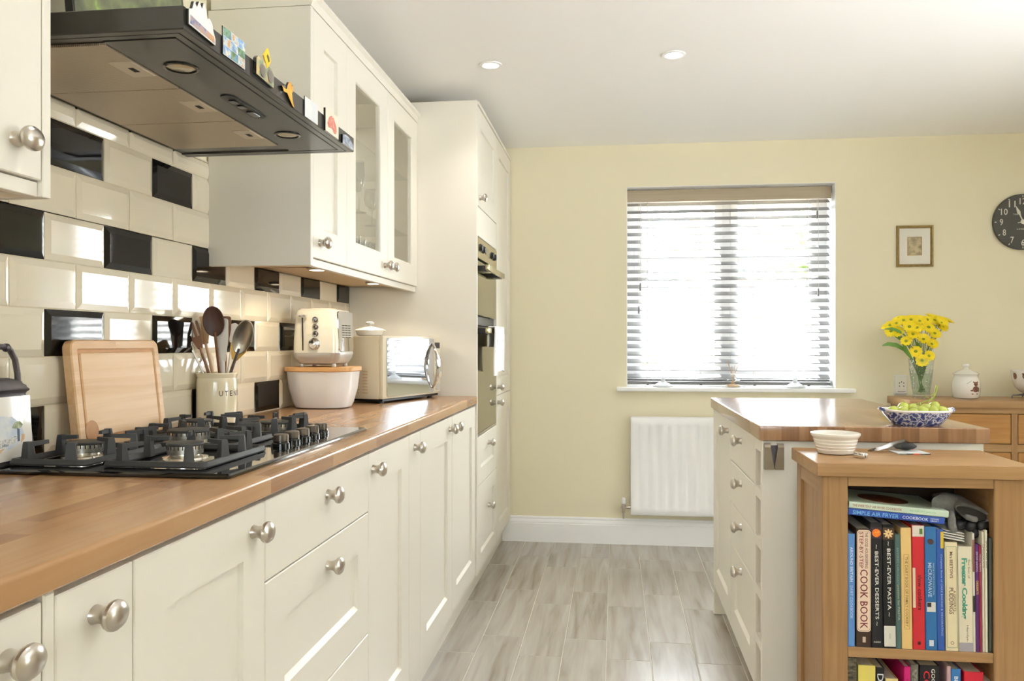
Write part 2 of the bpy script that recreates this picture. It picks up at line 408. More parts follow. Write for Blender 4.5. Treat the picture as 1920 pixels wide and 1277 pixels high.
def text_mesh(s, spacing=1.0, bold=0.008):
    cu = bpy.data.curves.new('txt', 'FONT'); cu.body = s; cu.size = 1.0; cu.resolution_u = 2; cu.space_character = spacing
    cu.offset = bold
    o = bpy.data.objects.new('txt', cu)
    me = bpy.data.meshes.new_from_object(o)
    bpy.data.objects.remove(o); bpy.data.curves.remove(cu)
    return me
def lettering(s, m, length, height, material, parent, name='lettering', spacing=1.0, local=False, bold=0.008):
    """flat lettering centred at the origin of m (x along the words, y up, z out), fitted to length x height"""
    me = text_mesh(s, spacing, bold)
    xs = [v.co.x for v in me.vertices]; ys = [v.co.y for v in me.vertices]
    x0, x1, y0, y1 = min(xs), max(xs), min(ys), max(ys)
    fit = m @ S(length / (x1 - x0), height / (y1 - y0), 1) @ T(-(x0 + x1) / 2, -(y0 + y1) / 2, 0)
    if parent is not None and not local: fit = W[parent.name].inverted() @ fit
    me.transform(fit); me.materials.append(material)
    o = bpy.data.objects.new(name, me); C.objects.link(o)
    if parent is not None: o.parent = parent; W[o.name] = W[parent.name]
    return o

def rrect(hx, hy, r, n=5, z=0.0):
    pts = []
    for cx, cy, a in ((hx - r, hy - r, 0), (-hx + r, hy - r, 90), (-hx + r, -hy + r, 180), (hx - r, -hy + r, 270)):
        for i in range(n + 1):
            t = R(a + 90 * i / n); pts.append((cx + r * math.cos(t), cy + r * math.sin(t), z))
    return pts
def rr2(hx, hy, r, n=5): return [(p[0], p[1]) for p in rrect(hx, hy, r, n)]
def at(pts, dx, dy, z): return [(p[0] + dx, p[1] + dy, z) for p in pts]

KNOB = [(.0118, 0), (.0108, .003), (.0098, .008), (.0108, .0125), (.0135, .0172), (.0172, .0202), (.0186, .0232), (.0182, .0268), (.0150, .0305), (.0085, .0332), (0, .0342)]
_knob_me = {}
def knob(parent, m, u, v, w, s=1.0, name='knob', material='nickel'):
    """m maps (u,v,w) to the world; the knob stands on the front at (u,v,w)"""
    mb = MB().lathe(KNOB, 20, m @ T(u, v, w) @ S(1.30 * s, 1.04 * s, 1.10 * s))
    return build(name, mb, M[material], parent)

# ------------------------------------------------------------------ room shell
XL, XR, YB, YF, ZC = -1.256, 3.45, 4.985, -1.9, 2.40
struct('floor', MB().box(XL - 0.1, XR + 0.1, YF - 0.1, YB + 0.3, -0.08, -0.0010), M['fgrout'])
floor = bpy.data.objects['floor']
tw, tl, gp = 0.1693, 0.637, 0.0035
mbt = MB().box(-tw / 2 + gp / 2, tw / 2 - gp / 2, -tl / 2 + gp / 2, tl / 2 - gp / 2, -0.009, 0.0, 0.0012, seg=1)
ft = build('tile', mbt, M['floor'], floor, local=True); ftm = ft.data
first = True
for k in range(-4, 20):
    xa = -0.035 + tw * k
    y0 = 3.80 if k % 2 == 0 else 4.00
    xa0, xa1 = xa, xa + tw
    if xa1 < -0.72: continue
    for j in range(-10, 3):
        yc = y0 + tl * j + tl / 2
        if yc - tl / 2 > YB - 0.02 or yc + tl / 2 < -0.9: continue
        if xa > 0.6 and yc < 1.2: continue
        if first: o = ft; first = False
        else:
            o = bpy.data.objects.new('tile', ftm); C.objects.link(o); o.parent = floor
        o.location = (xa + tw / 2, yc, 0)
struct('ceiling', MB().box(XL - 0.1, XR + 0.1, YF - 0.1, YB + 0.3, ZC, ZC + 0.1), M['ceiling'])
struct('wall_left', MB().box(XL - 0.12, XL, YF, YB + 0.3, 0, ZC), M['wall'])
# back wall with window opening
wx0, wx1, wz0, wz1 = 0.067, 1.274, 0.925, 2.146
mb = MB()
mb.box(XL, wx0, YB, YB + 0.28, 0, ZC); mb.box(wx1, XR, YB, YB + 0.28, 0, ZC)
mb.box(wx0, wx1, YB, YB + 0.28, 0, wz0); mb.box(wx0, wx1, YB, YB + 0.28, wz1, ZC)
struct('wall_back', mb, M['wall'])
# lining of the window reveal, white
mb = MB()
mb.box(wx0 - 0.0005, wx0 + 0.003, YB + 0.001, YB + 0.2, wz0 + 0.02, wz1); mb.box(wx1 - 0.003, wx1 + 0.0005, YB + 0.001, YB + 0.2, wz0 + 0.02, wz1)
mb.box(wx0, wx1, YB + 0.001, YB + 0.2, wz1 - 0.003, wz1 + 0.0005)
struct('trim_1', mb, M['white'])
# unseen right and rear walls, their window openings added to let fill daylight in
mb = MB()
sy0, sy1, sz0, sz1 = 1.2, 2.1, 1.0, 2.15
mb.box(XR, XR + 0.15, YF, sy0, 0, ZC); mb.box(XR, XR + 0.15, sy1, YB + 0.28, 0, ZC); mb.box(XR, XR + 0.15, sy0, sy1, 0, sz0); mb.box(XR, XR + 0.15, sy0, sy1, sz1, ZC)
struct('wall_right', mb, M['wall'])
mb = MB()
mb.box(XL, -0.8, YF - 0.12, YF, 0, ZC); mb.box(0.8, XR, YF - 0.12, YF, 0, ZC); mb.box(-0.8, 0.8, YF - 0.12, YF, 2.15, ZC); mb.box(-0.8, 0.8, YF - 0.12, YF, 0, 1.05)
struct('wall_front', mb, M['wall'])
def wframe(name, m, u0, u1, v0, v1, us, fw=0.06, t=0.06, sash=0.045, vs_=()):
    mb = MB()
    mb.box(u0 + fw, u1 - fw, v0, v0 + fw, 0, t, 0.003, m); mb.box(u0 + fw, u1 - fw, v1 - fw, v1, 0, t, 0.003, m)
    mb.box(u0, u0 + fw, v0, v1, 0, t + .0006, 0.003, m); mb.box(u1 - fw, u1, v0, v1, 0, t + .0006, 0.003, m)
    for u in us: mb.box(u - fw / 2, u + fw / 2, v0 + fw, v1 - fw, 0, t + .0003, 0.003, m)
    o = struct(name, mb, M['upvc'])
    edges = [u0 + fw] + sum([[u - fw / 2, u + fw / 2] for u in us], []) + [u1 - fw]
    for a, b in zip(edges[0::2], edges[1::2]):
        mb = MB()
        q0, q1 = v0 + fw, v1 - fw
        a2, b2 = a + sash, b - sash
        mb.box(a2, b2, q0, q0 + sash, 0.012, t + 0.012, 0.003, m); mb.box(a2, b2, q1 - sash, q1, 0.012, t + 0.012, 0.003, m)
        mb.box(a, a2, q0, q1, 0.012, t + 0.0125, 0.003, m); mb.box(b2, b, q0, q1, 0.012, t + 0.0125, 0.003, m)
        for vv in vs_: mb.box(a2, b2, vv - 0.022, vv + 0.022, 0.012, t + 0.012, 0.003, m)
        build('sash', mb, M['upvc'], o)
        build('pane', MB().box(a + sash * .5, b - sash * .5, q0 + sash * .5, q1 - sash * .5, 0.035, 0.04, 0, m), M['pane'], o)
    return o
wframe('window_1', T(0, YB + 0.26, 0) @ FRONT, wx0, wx1, wz0 + 0.02, wz1, [0.675], 0.05, vs_=(1.72,))
wframe('fill_window_side', T(XR + 0.10, 0, 0) @ ISL, -sy1, -sy0, sz0, sz1, [-1.65])  # added window, out of view, lets sky light in from the right
wframe('fill_window_rear', T(0, YF - 0.06, 0) @ Matrix(((-1, 0, 0, 0), (0, 0, 1, 0), (0, 1, 0, 0), (0, 0, 0, 1))), -0.8, 0.8, 1.05, 2.15, [0.0])  # added window behind the camera, sized for the fill light it admits
# sill board with rounded nose
mb = MB().box(0.006, 1.372, 4.925, YB + 0.005, 0.921, 0.945, 0.007, seg=3); mb.box(wx0 + 0.001, wx1 - 0.001, YB, YB + 0.2, 0.921, 0.945)
struct('trim_2', mb, M['white'])
# baseboard with moulded top
def skirting(name, m, u0, u1):
    prof = [(0, 0), (0.018, 0), (0.018, 0.112), (0.0155, 0.116), (0.0165, 0.121), (0.014, 0.132), (0.009, 0.140), (0.011, 0.146), (0.008, 0.155), (0, 0.155)]
    mb = MB().loft([[(u0, z, w) for w, z in prof], [(u1, z, w) for w, z in prof]], True, True, m)
    return struct(name, mb, M['white'], angle=20)
skirting('baseboard_back', T(0, YB, 0) @ FRONT, -0.686, XR)
skirting('baseboard_right', T(XR, 0, 0) @ ISL, -YB, -YF)

# ------------------------------------------------------------------ wall tiles (parts of the left wall)
wl = bpy.data.objects['wall_left']
PH, PW, G = 0.107, 0.2133, 0.0022
def tile_mesh(w, h, mt, name):
    a, b = w / 2 - G / 2, h / 2 - G / 2; c = 0.0155
    def rect(x, y, z): return [(-x, -y, z), (x, -y, z), (x, y, z), (-x, y, z)]
    ca, cb = min(c, a * 0.7), min(c, b * 0.7)
    mb = MB().loft([rect(a, b, 0), rect(a, b, 0.0035), rect(a - 0.0008, b - 0.0008, 0.0042), rect(a - ca, b - cb, 0.0088)], False, True, LEFT)
    me = bpy.data.meshes.new(name); bmesh.ops.recalc_face_normals(mb.bm, faces=mb.bm.faces); mb.bm.to_mesh(me); mb.bm.free(); me.materials.append(mt); return me
_tm = {}
def put_tile(yc, zc, w, h, black):
    k = (round(w, 3), round(h, 3), black)
    if k not in _tm: _tm[k] = tile_mesh(w, h, M['tile_black'] if black else M['tile'], 'tile')
    o = bpy.data.objects.new('tile', _tm[k]); C.objects.link(o); o.parent = wl
    o.location = (XL + 0.001, yc, zc); o.rotation_euler = (R(random.uniform(-.25, .25)) if not black else 0, R(random.uniform(-.2, .2)), R(random.uniform(-.3, .3)))
    if black: o['label'] = 'black glazed tile'
YE, ZT = 3.756, 1.765
for row in range(8):
    z0 = 0.966 + PH * row; z1 = min(z0 + PH, ZT)
    off = 0 if row % 2 == 0 else PW / 2
    for k in range(-6, 11):
        ya = 1.670 + PW * k + off; yb = ya + PW
        yb2 = min(yb, YE); ya2 = max(ya, 0.55)
        if yb2 - ya2 < 0.02: continue
        zt = z1
        if row >= 5:
            if ya2 < 1.243: ya2 = max(ya2, 1.0)
            if yb2 < 1.10 or ya2 > 2.43: continue
            yb2 = min(yb2, 2.46)
            if yb2 - ya2 < 0.02: continue
        black = (row in (2, 6) and k % 2 == 0) or (row in (0, 4) and k % 2 == 1)
        put_tile((ya2 + yb2) / 2, (z0 + zt) / 2, yb2 - ya2, zt - z0, black)
build('grout', MB().box(XL - 0.001, XL + 0.0035, 0.5, YE + 0.004, 0.964, 1.505), M['grout'], wl)
build('grout', MB().box(XL - 0.001, XL + 0.0035, 1.0, 2.46, 1.5, ZT), M['grout'], wl)
build('edging_strip', MB().box(XL, XL + 0.010, 1.0, 2.40, ZT, ZT + 0.004), M['tile'], wl)

# ------------------------------------------------------------------ outside, seen through the blind
struct('ground_outside', MB().box(-14, 16, -14, 16, -0.2, -0.12), M['ext_ground'])
fence = thing('garden_fence', 'pale weathered garden fence beyond the blind', 'fence', (0, 9.5, -0.12))
fb = MB().box(-0.07, 0.07, -0.012, 0.012, 0, 1.55, 0.004, seg=1)
f0 = build('board', fb, M['ext_fence'], fence, local=True); fbm = f0.data; f0.location = (-4, 0, 0)
for i in range(1, 56):
    o = bpy.data.objects.new('board', fbm); C.objects.link(o); o.parent = fence; o.location = (-4 + 0.152 * i, random.uniform(-.006, .006), random.uniform(-.02, .02))
build('rail', MB().box(-4.1, 4.5, 0.013, 0.06, 0.3, 0.38), M['ext_fence'], fence, local=True)
build('rail', MB().box(-4.1, 4.5, 0.013, 0.06, 1.2, 1.28), M['ext_fence'], fence, local=True)
def spiky(name, label, loc, h, n, L):
    t = thing(name, label, 'tree', loc)
    build('trunk', MB().tube([(0, 0, 0), (0.03, 0, h * .5), (0, 0.02, h)], [0.09, 0.07, 0.06], 10), M['ext_bark'], t, local=True)
    mb = MB()
    for i in range(n):
        a = random.uniform(0, 2 * PI); e = random.uniform(-0.5, 1.4); l = L * random.uniform(.7, 1.1)
        d = Vector((math.cos(a) * math.cos(e), math.sin(a) * math.cos(e), math.sin(e))); s_ = d.cross(Vector((0, 0, 1))).normalized()
        p0 = Vector((0, 0, h)); p1 = p0 + d * l * .5; p2 = p0 + d * l - Vector((0, 0, .12 * l)); w = 0.022
        mb.loft([[tuple(p0 - s_ * w * .5), tuple(p0 + s_ * w * .5), tuple(p0 + Vector((0, 0, .006)))], [tuple(p1 - s_ * w), tuple(p1 + s_ * w), tuple(p1 + Vector((0, 0, .01)))], [tuple(p2 - s_ * .002), tuple(p2 + s_ * .002), tuple(p2 + Vector((0, 0, .002)))]], True, True)
    o = build('foliage', mb, M['ext_leaf'], t, local=True); o['kind'] = 'stuff'
spiky('spiky_palm', 'spiky leaved garden palm behind the right half of the blind', (1.75, 7.6, -0.12), 2.0, 150, 0.75)
spiky('spiky_palm', 'shorter spiky leaved palm behind the left half of the blind', (0.35, 8.3, -0.12), 0.9, 110, 0.6)
tre = thing('garden_tree', 'garden tree with an open leafy crown behind the middle of the window', 'tree', (0.935, 7.2, -0.12))
build('trunk', MB().tube([(0, 0, 0), (-.02, 0, 1.6), (-.25, 0, 3.2), (-.6, .05, 4.6), (-.75, 0, 5.6)], [.085, .07, .055, .04, .015], 10), M['ext_bark'], tre, local=True)
rt = random.Random(21)
for q in ((.55, .2, 5.4), (-1.5, -.2, 5.3), (-.2, .5, 6.1), (.2, -.4, 4.9), (-1.2, .3, 6.0)):
    build('branch', MB().tube([(-.4, .02, 4.0), ((q[0] - .4) / 2, q[1] * .6, (q[2] + 4.0) / 2 + .1), q], [.03, .02, .006], 7), M['ext_bark'], tre, local=True)
mb = MB()
for i in range(1300):
    a = rt.uniform(0, 2 * PI); e = rt.uniform(-1.2, 1.4); r = rt.uniform(.4, 1) ** .5
    c_ = Vector((-.45 + 1.25 * r * math.cos(a) * math.cos(e), .7 * r * math.sin(a) * math.cos(e), 5.35 + .85 * r * math.sin(e)))
    d_ = Vector((rt.uniform(-1, 1), rt.uniform(-1, 1), rt.uniform(-.6, .4))).normalized(); s_ = d_.cross(Vector((rt.uniform(-.3, .3), rt.uniform(-.3, .3), 1))).normalized(); l = rt.uniform(.09, .16)
    mb.loft([[tuple(c_), tuple(c_ + s_ * .004), tuple(c_ + Vector((0, 0, .003)))], [tuple(c_ + d_ * l * .5 - s_ * l * .28), tuple(c_ + d_ * l * .5 + s_ * l * .28), tuple(c_ + d_ * l * .5 + Vector((0, 0, .006)))], [tuple(c_ + d_ * l), tuple(c_ + d_ * l + s_ * .003), tuple(c_ + d_ * l + Vector((0, 0, .003)))]], True, True)
o = build('foliage', mb, M['ext_leaf'], tre, local=True); o['kind'] = 'stuff'
hs = thing('neighbour_house', 'pale neighbouring house far beyond the garden fence', 'house', (4.5, 14.0, -0.12))
build('wall', MB().box(-3.2, 3.2, -1.5, 1.5, 0, 3.0), M['ext_brick'], hs, local=True)
build('roof', MB().prism([(-3.5, 3.0), (3.5, 3.0), (3.5, 3.1), (0, 4.6), (-3.5, 3.1)], -1.7, 1.7, FRONT), M['ext_bark'], hs, local=True)
for x in (-2.0, 0.3): build('window', MB().box(x, x + 1.0, -1.54, -1.48, 1.2, 2.3, 0.01), M['upvc'], hs, local=True)

# ------------------------------------------------------------------ venetian blind
bl = thing('venetian_blind', 'taupe wooden venetian blind hanging in the window recess', 'blind', (0.667, 5.085, 2.0))
bx0, bx1 = 0.0715, 1.2655
hy = 5.085
prof = [(-0.035, 2.066), (-0.037, 2.075), (-0.037, 2.128), (-0.034, 2.136), (0.03, 2.136), (0.03, 2.095), (-0.024, 2.095), (-0.024, 2.066)]
build('valance', MB().loft([[(x, hy + y, z) for y, z in prof] for x in (bx0, bx1)], True, True), M['valance'], bl)
tilt = R(29)
sm = MB().box(-(bx1 - bx0 - .004) / 2, (bx1 - bx0 - .004) / 2, -0.024, 0.024, -0.0014, 0.0014, 0.0008, seg=1)
s0 = build('slat', sm, M['slat'], bl, local=True); s0m = s0.data
zs = [2.054 - 0.04553 * i for i in range(24)]
for i, z in enumerate(zs):
    if i == 0: o = s0
    else: o = bpy.data.objects.new('slat', s0m); C.objects.link(o); o.parent = bl
    o.location = (0, 0, z - 2.0); o.rotation_euler = (tilt, 0, 0)
for z in (0.988, 0.982):
    o = bpy.data.objects.new('slat', s0m); C.objects.link(o); o.parent = bl; o.location = (0, 0, z - 2.0); o.rotation_euler = (R(4), 0, 0)
build('bottom_rail', MB().box(bx0 + .002, bx1 - .002, hy - 0.025, hy + 0.025, 0.957, 0.973, 0.003), M['slat'], bl)
for x in (0.195, 0.512, 0.828, 1.14):
    mb = MB()
    mb.tube([(x, hy - 0.0235, 2.1), (x, hy - 0.0235, 0.97)], 0.0009, 5); mb.tube([(x, hy + 0.0235, 2.1), (x, hy + 0.0235, 0.97)], 0.0009, 5)
    build('ladder_cord', mb, M['cord'], bl)
    build('cord_button', MB().ell((x, hy - 0.02, 0.956), .009, .007, .004), M['black'], bl)
for x, zt in ((0.150, 1.56), (0.141, 1.42), (1.19, 1.52), (1.183, 1.98)):
    c_ = build('pull_cord', MB().tube([(x, hy - 0.04, 2.07), (x, hy - 0.042, zt)], 0.0011, 6), M['cord'], bl)
    build('tassel', MB().lathe([(0.0025, 0.012), (0.005, 0.006), (0.0065, -0.02), (0.006, -0.033), (0.003, -0.035)], 10, T(x, hy - 0.042, zt)), M['slat'], c_)

# ------------------------------------------------------------------ base cabinet run (left), fronts face +X
XF, DT = -0.645, 0.02
mF = T(XF - DT, 0, 0) @ LEFT
def carcass(y0, y1, z0, z1, x0, x1, parent, name='carcass'):
    return build(name, MB().box(x0, x1, y0, y1, z0, z1), M['carcass'], parent)
def cab(name, label, y0, y1, z0=0.128, z1=0.926, x0=-1.25, x1=XF - DT - 0.002, cat='cabinet', group=None):
    t = thing(name, label, cat, ((x0 + x1) / 2, (y0 + y1) / 2, z0), 0, group)
    carcass(y0 + .0005, y1 - .0005, z0, z1 - .001, x0, x1, t)
    return t
g_ = 0.0016
ZD0, ZD1 = 0.130, 0.917
a = cab('base_cabinet', 'cream base cabinet at the near left corner of the long worktop, one knob', 0.25, 0.859)
d = build('door', MB().shaker(0.25 + g_, 0.859 - g_, ZD0, ZD1, DT, 0.088, m=mF), M['cream'], a); knob(d, mF, 0.802, 0.872, DT)
b = cab('pull_out_cabinet', 'narrow cream pull-out with flat front, nearest of the two narrow ones', 0.859, 1.036)
build('filler_strip', MB().slab(0.8605, 0.879, ZD0, ZD1 + .007, DT, mF), M['cream'], b)
d = build('front', MB().slab(0.8805, 1.036 - g_, ZD0, ZD1, DT, mF), M['cream'], b); knob(d, mF, 0.953, 0.872, DT)
c = cab('base_cabinet', 'cream base cabinet between the near narrow pull-out and the drawer stack', 1.036, 1.455)
d = build('door', MB().shaker(1.036 + g_, 1.455 - g_, ZD0, ZD1, DT, 0.088, m=mF), M['cream'], c); knob(d, mF, 1.405, 0.872, DT)
dd = cab('drawer_cabinet', 'cream three drawer cabinet below the hob', 1.455, 2.098)
for z0, z1, kz, sh in ((0.767, ZD1, 0.868, 0), (0.449, 0.764, 0.708, 1), (ZD0, 0.446, 0.390, 1)):
    mbx = MB().shaker(1.455 + g_, 2.098 - g_, z0, z1, DT, 0.088, m=mF) if sh else MB().slab(1.455 + g_, 2.098 - g_, z0, z1, DT, mF)
    d = build('drawer', mbx, M['cream'], dd); knob(d, mF, 1.79, kz, DT)
e = cab('base_cabinet', 'cream base cabinet right of the hob drawers, knob at its left edge', 2.098, 2.527)
d = build('door', MB().shaker(2.098 + g_, 2.527 - g_, ZD0, ZD1, DT, 0.088, m=mF), M['cream'], e); knob(d, mF, 2.139, 0.872, DT)
f_ = cab('pull_out_cabinet', 'narrow cream pull-out with flat front, farther one beside the double doors', 2.527, 2.678)
d = build('front', MB().slab(2.527 + g_, 2.678 - g_, ZD0, ZD1, DT, mF), M['cream'], f_); knob(d, mF, 2.598, 0.872, DT)
h_ = cab('base_cabinet', 'cream double door base cabinet next to the tall oven housing', 2.678, 3.756)
for y0, y1, ky in ((2.678, 3.212, 3.16), (3.212, 3.756, 3.262)):
    d = build('door', MB().shaker(y0 + g_, y1 - g_, ZD0, ZD1, DT, 0.088, m=mF), M['cream'], h_); knob(d, mF, ky, 0.872, DT)
single('plinth_board', MB().box(-0.708, -0.69, 0.25, YB - .004, 0.0, 0.127), M['cream'], 'long cream plinth board under the left cabinets and tall units', 'plinth', (-0.7, 2.5, 0))
# worktop with rounded front edges
r_ = 0.007; wx_f = -0.637
prof = [(XL + .001, 0.927), (wx_f - .003, 0.927), (wx_f, 0.930)] + [(wx_f - r_ + r_ * math.cos(t), 0.963 - r_ + r_ * math.sin(t)) for t in [R(x) for x in (0, 22, 45, 68, 90)]] + [(XL + .001, 0.963)]
single('worktop', MB().loft([[(x, y, z) for x, z in prof] for y in (0.2, 3.755)], True, True), M['worktop'], 'long oiled wood worktop along the tiled left wall carrying the hob', 'worktop', (-0.95, 2.0, 0.945))

# ------------------------------------------------------------------ tall units
XT = -0.637; mT = T(XT - DT, 0, 0) @ LEFT
t1 = thing('oven_housing', 'tall cream housing cabinet around the built-in double oven', 'cabinet', (-0.95, 4.08, 0))
build('side_panel', MB().box(-1.25, XT, 3.7575, 3.7765, 0.128, 2.336, 0.0015, seg=1), M['cream'], t1)
build('carcass', MB().box(-1.25, XT - DT - .001, 3.777, 4.389, 0.128, 0.770), M['carcass'], t1)
build('carcass', MB().box(-1.25, XT - DT - .001, 3.777, 4.389, 1.709, 2.330), M['carcass'], t1)
build('back_panel', MB().box(-1.25, -1.23, 3.777, 4.389, 0.770, 1.709), M['carcass'], t1)
for z0, z1, kz in ((0.537, 0.766, 0.708), (ZD0, 0.534, 0.392)):
    d = build('drawer', MB().shaker(3.778, 4.389 - g_, z0, z1, DT, 0.088, 0.075, m=mT), M['cream'], t1); knob(d, mT, 4.10, kz, DT)
build('filler_panel', MB().slab(3.778, 4.389 - g_, 1.711, 1.849, DT, mT), M['cream'], t1)
d = build('door', MB().shaker(3.778, 4.389 - g_, 1.852, 2.318, DT, 0.088, m=mT), M['cream'], t1); knob(d, mT, 3.835, 1.895, DT)
build('cornice', MB().box(XT - .02, XT + .006, 3.7772, 4.389, 2.3205, 2.3365, 0.002, seg=1), M['cream'], t1)
t2 = thing('larder_cabinet', 'tall cream larder cabinet in the corner beside the back wall', 'cabinet', (-0.95, 4.69, 0))
build('carcass', MB().box(-1.25, XT - DT - .001, 4.390, 4.978, 0.128, 2.330), M['carcass'], t2)
for z0, z1, kz in ((ZD0, 0.921, 0.885), (0.924, 2.318, 0.968)):
    d = build('door', MB().shaker(4.391 + g_, 4.978, z0, z1, DT, 0.088, m=mT), M['cream'], t2); knob(d, mT, 4.432, kz, DT)
build('cornice', MB().box(XT - .02, XT + .006, 4.390, 4.978, 2.320, 2.336, 0.002, seg=1), M['cream'], t2)

ov = thing('double_oven', 'built-in double oven with mirrored doors in the tall housing', 'oven', (-0.9, 4.08, 0.772))
mO = T(XT - 0.03, 0, 0) @ LEFT
build('body', MB().box(-1.22, XT - .035, 3.79, 4.378, 0.775, 1.705), M['black'], ov)
cp = build('control_panel', MB().slab(3.784, 4.383, 1.606, 1.705, 0.032, mO), M['oven_steel'], ov)
for y in (3.84, 3.93, 4.20, 4.29):
    build('knob', MB().lathe([(0.019, 0), (0.019, 0.003), (0.0165, 0.004), (0.0155, 0.011), (0.013, 0.0125), (0, 0.0125)], 16, mO @ T(y, 1.66, 0.032)), M['black'], cp)
build('display', MB().box(4.0, 4.12, 1.645, 1.68, 0.031, 0.0335, 0.001, mO, 1), M['black_glass'], cp)
du = build('upper_door', MB().slab(3.784, 4.383, 1.338, 1.598, 0.028, mO), M['oven_glass'], ov)
def bar(par, z, y0=3.81, y1=4.36, out=0.075):
    build('handle', MB().box(y0, y1, z - 0.013, z + 0.013, out - 0.014, out + .004, 0.004, mO), M['oven_steel'], par)
    for y in (y0 + .01, y1 - .1): build('bracket', MB().box(y, y + 0.09, z - 0.016, z + 0.010, 0.02, out - 0.010, 0.003, mO), M['black'], par)
bar(du, 1.565)
build('vent_strip', MB().box(3.784, 4.383, 1.294, 1.334, 0, 0.015, 0, mO), M['black'], ov)
dl = build('lower_door', MB().slab(3.784, 4.383, 0.781, 1.288, 0.028, mO), M['oven_glass'], ov)
bar(dl, 1.268)
build('base_trim', MB().box(3.784, 4.383, 0.772, 0.780, 0, 0.028, 0.001, mO, 1), M['steel'], ov)
# towels over the lower oven handle
def towel(name, label, y0, y1, zb, mtl, seed, th=0.006, x=-0.585, bulge=0.010):
    rnd = random.Random(seed); nu, nv = 14, 16
    ph = rnd.uniform(0, 6)
    def surf(side):
        rows = []
        for j in range(nv + 1):
            t = j / nv; z = 1.287 - t * (1.287 - zb); row = []
            for i in range(nu + 1):
                u = i / nu; f = 0.3 + 0.7 * t
                w = bulge * f * math.sin(u * 9 + ph) * .6 + 0.004 * math.sin(u * 17 + t * 3 + ph)
                row.append((x + side * th * .5 + w, y0 + (y1 - y0) * (u + .03 * math.sin(t * 5 + ph)), z - .010 * math.sin(u * 5 + ph) * t))
            rows.append(row)
        return rows
    A, B = surf(1), surf(-1)
    rings = [a_ + list(reversed(b_)) for a_, b_ in zip(A, B)]
    mb = MB().loft(rings, True, True)
    top = [(x + th * .5, 1.286), (x + .002, 1.291), (x - 0.02, 1.291), (x - 0.029, 1.286), (x - 0.029, 1.19), (x - .026, 1.19), (x - .026, 1.284), (x - .004, 1.284)]
    mb.loft([[(px, y, pz) for px, pz in top] for y in (y0 + .004, y1 - .004)], True, True)
    return single(name, mb, mtl, label, 'towel', (x, (y0 + y1) / 2, zb), angle=60)
towel('tea_towel', 'printed white tea towel hanging over the lower oven handle', 3.90, 4.27, 1.060, M['towel_white'], 3, x=-0.580)

# ------------------------------------------------------------------ wall cabinets
XU = -0.92; mU = T(XU - DT, 0, 0) @ LEFT
ub0, ub1 = 1.473, 2.237
near = thing('wall_cabinet', 'cream wall cabinet at the top left corner of the view, left of the hood', 'cabinet', (-1.09, 0.86, 1.45))
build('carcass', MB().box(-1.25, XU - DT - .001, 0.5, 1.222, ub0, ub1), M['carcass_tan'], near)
build('end_panel', MB().box(-1.25, XU + .001, 1.2235, 1.243, 1.447, ub1 + .001, 0.0015, seg=1), M['cream'], near)
d = build('door', MB().shaker(0.5, 1.222, ub0, ub1, DT, 0.092, m=mU), M['cream'], near); knob(d, mU, 1.166, 1.527, DT)
build('pelmet', MB().box(XU - .028, XU - .008, 0.5, 1.2225, 1.447, ub0 - .002, 0.001, seg=1), M['cream'], near)
def cornice(par, y0, y1):
    prof = [(-1.24, 2.239), (XU + .001, 2.239), (XU + .004, 2.244), (XU + .006, 2.262), (XU + .016, 2.270), (XU + .016, 2.279), (-1.24, 2.279)]
    build('cornice', MB().loft([[(x, y, z) for x, z in prof] for y in (y0, y1)], True, True), M['cream'], par)
cornice(near, 0.5, 1.243)
su = thing('wall_cabinet', 'cream single door wall cabinet right of the extractor hood', 'cabinet', (-1.09, 2.57, 1.45))
build('end_panel', MB().box(-1.25, XU + .001, 2.402, 2.4215, 1.447, ub1 + .001, 0.0015, seg=1), M['cream'], su)
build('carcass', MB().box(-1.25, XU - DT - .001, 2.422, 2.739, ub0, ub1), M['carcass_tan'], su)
d = build('door', MB().shaker(2.423, 2.7395, ub0, ub1, DT, 0.094, m=mU), M['cream'], su); knob(d, mU, 2.482, 1.524, DT)
build('pelmet', MB().box(XU - .028, XU - .008, 2.422, 2.7395, 1.447, ub0 - .002, 0.001, seg=1), M['cream'], su)
cornice(su, 2.402, 2.7395)
gu = thing('glass_cabinet', 'cream wall cabinet with two glazed doors above the microwave', 'cabinet', (-1.09, 3.25, 1.45))
cy0, cy1 = 2.7405, 3.7565
mb = MB()
mb.box(-1.25, XU - DT - .001, cy0, cy0 + .018, ub0, ub1); mb.box(-1.25, XU - DT - .001, cy1 - .018, cy1, ub0, ub1)
mb.box(-1.25, XU - DT - .001, cy0, cy1, ub1 - .018, ub1); mb.box(-1.25, -1.238, cy0, cy1, ub0, ub1)
build('carcass', mb, M['carcass'], gu)
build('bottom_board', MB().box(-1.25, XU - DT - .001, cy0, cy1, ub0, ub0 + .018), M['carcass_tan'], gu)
for y0, y1, ky in ((2.7405, 3.2545, 3.212), (3.2555, cy1, 3.298)):
    d = build('door', MB().shaker(y0 + g_ * .5, y1 - g_ * .5, ub0, ub1, DT, 0.098, 0.094, m=mU, hole=True), M['cream'], gu)
    knob(d, mU, ky, 1.522, DT)
    build('pane', MB().box(y0 + .094, y1 - .094, ub0 + .09, ub1 - .09, 0.006, 0.010, 0, mU), M['cab_glass'], d)
for z in (1.712, 1.972):
    for y0, y1 in ((cy0 + .019, 3.2545), (3.2555, cy1 - .019)):
        build('glass_shelf', MB().box(-1.236, XU - DT - .02, y0, y1, z - .006, z, .001, seg=1), M['shelf_glass'], gu)
build('pelmet', MB().box(XU - .028, XU - .008, cy0, cy1, 1.447, ub0 - .002, 0.001, seg=1), M['cream'], gu)
cornice(gu, cy0, cy1)
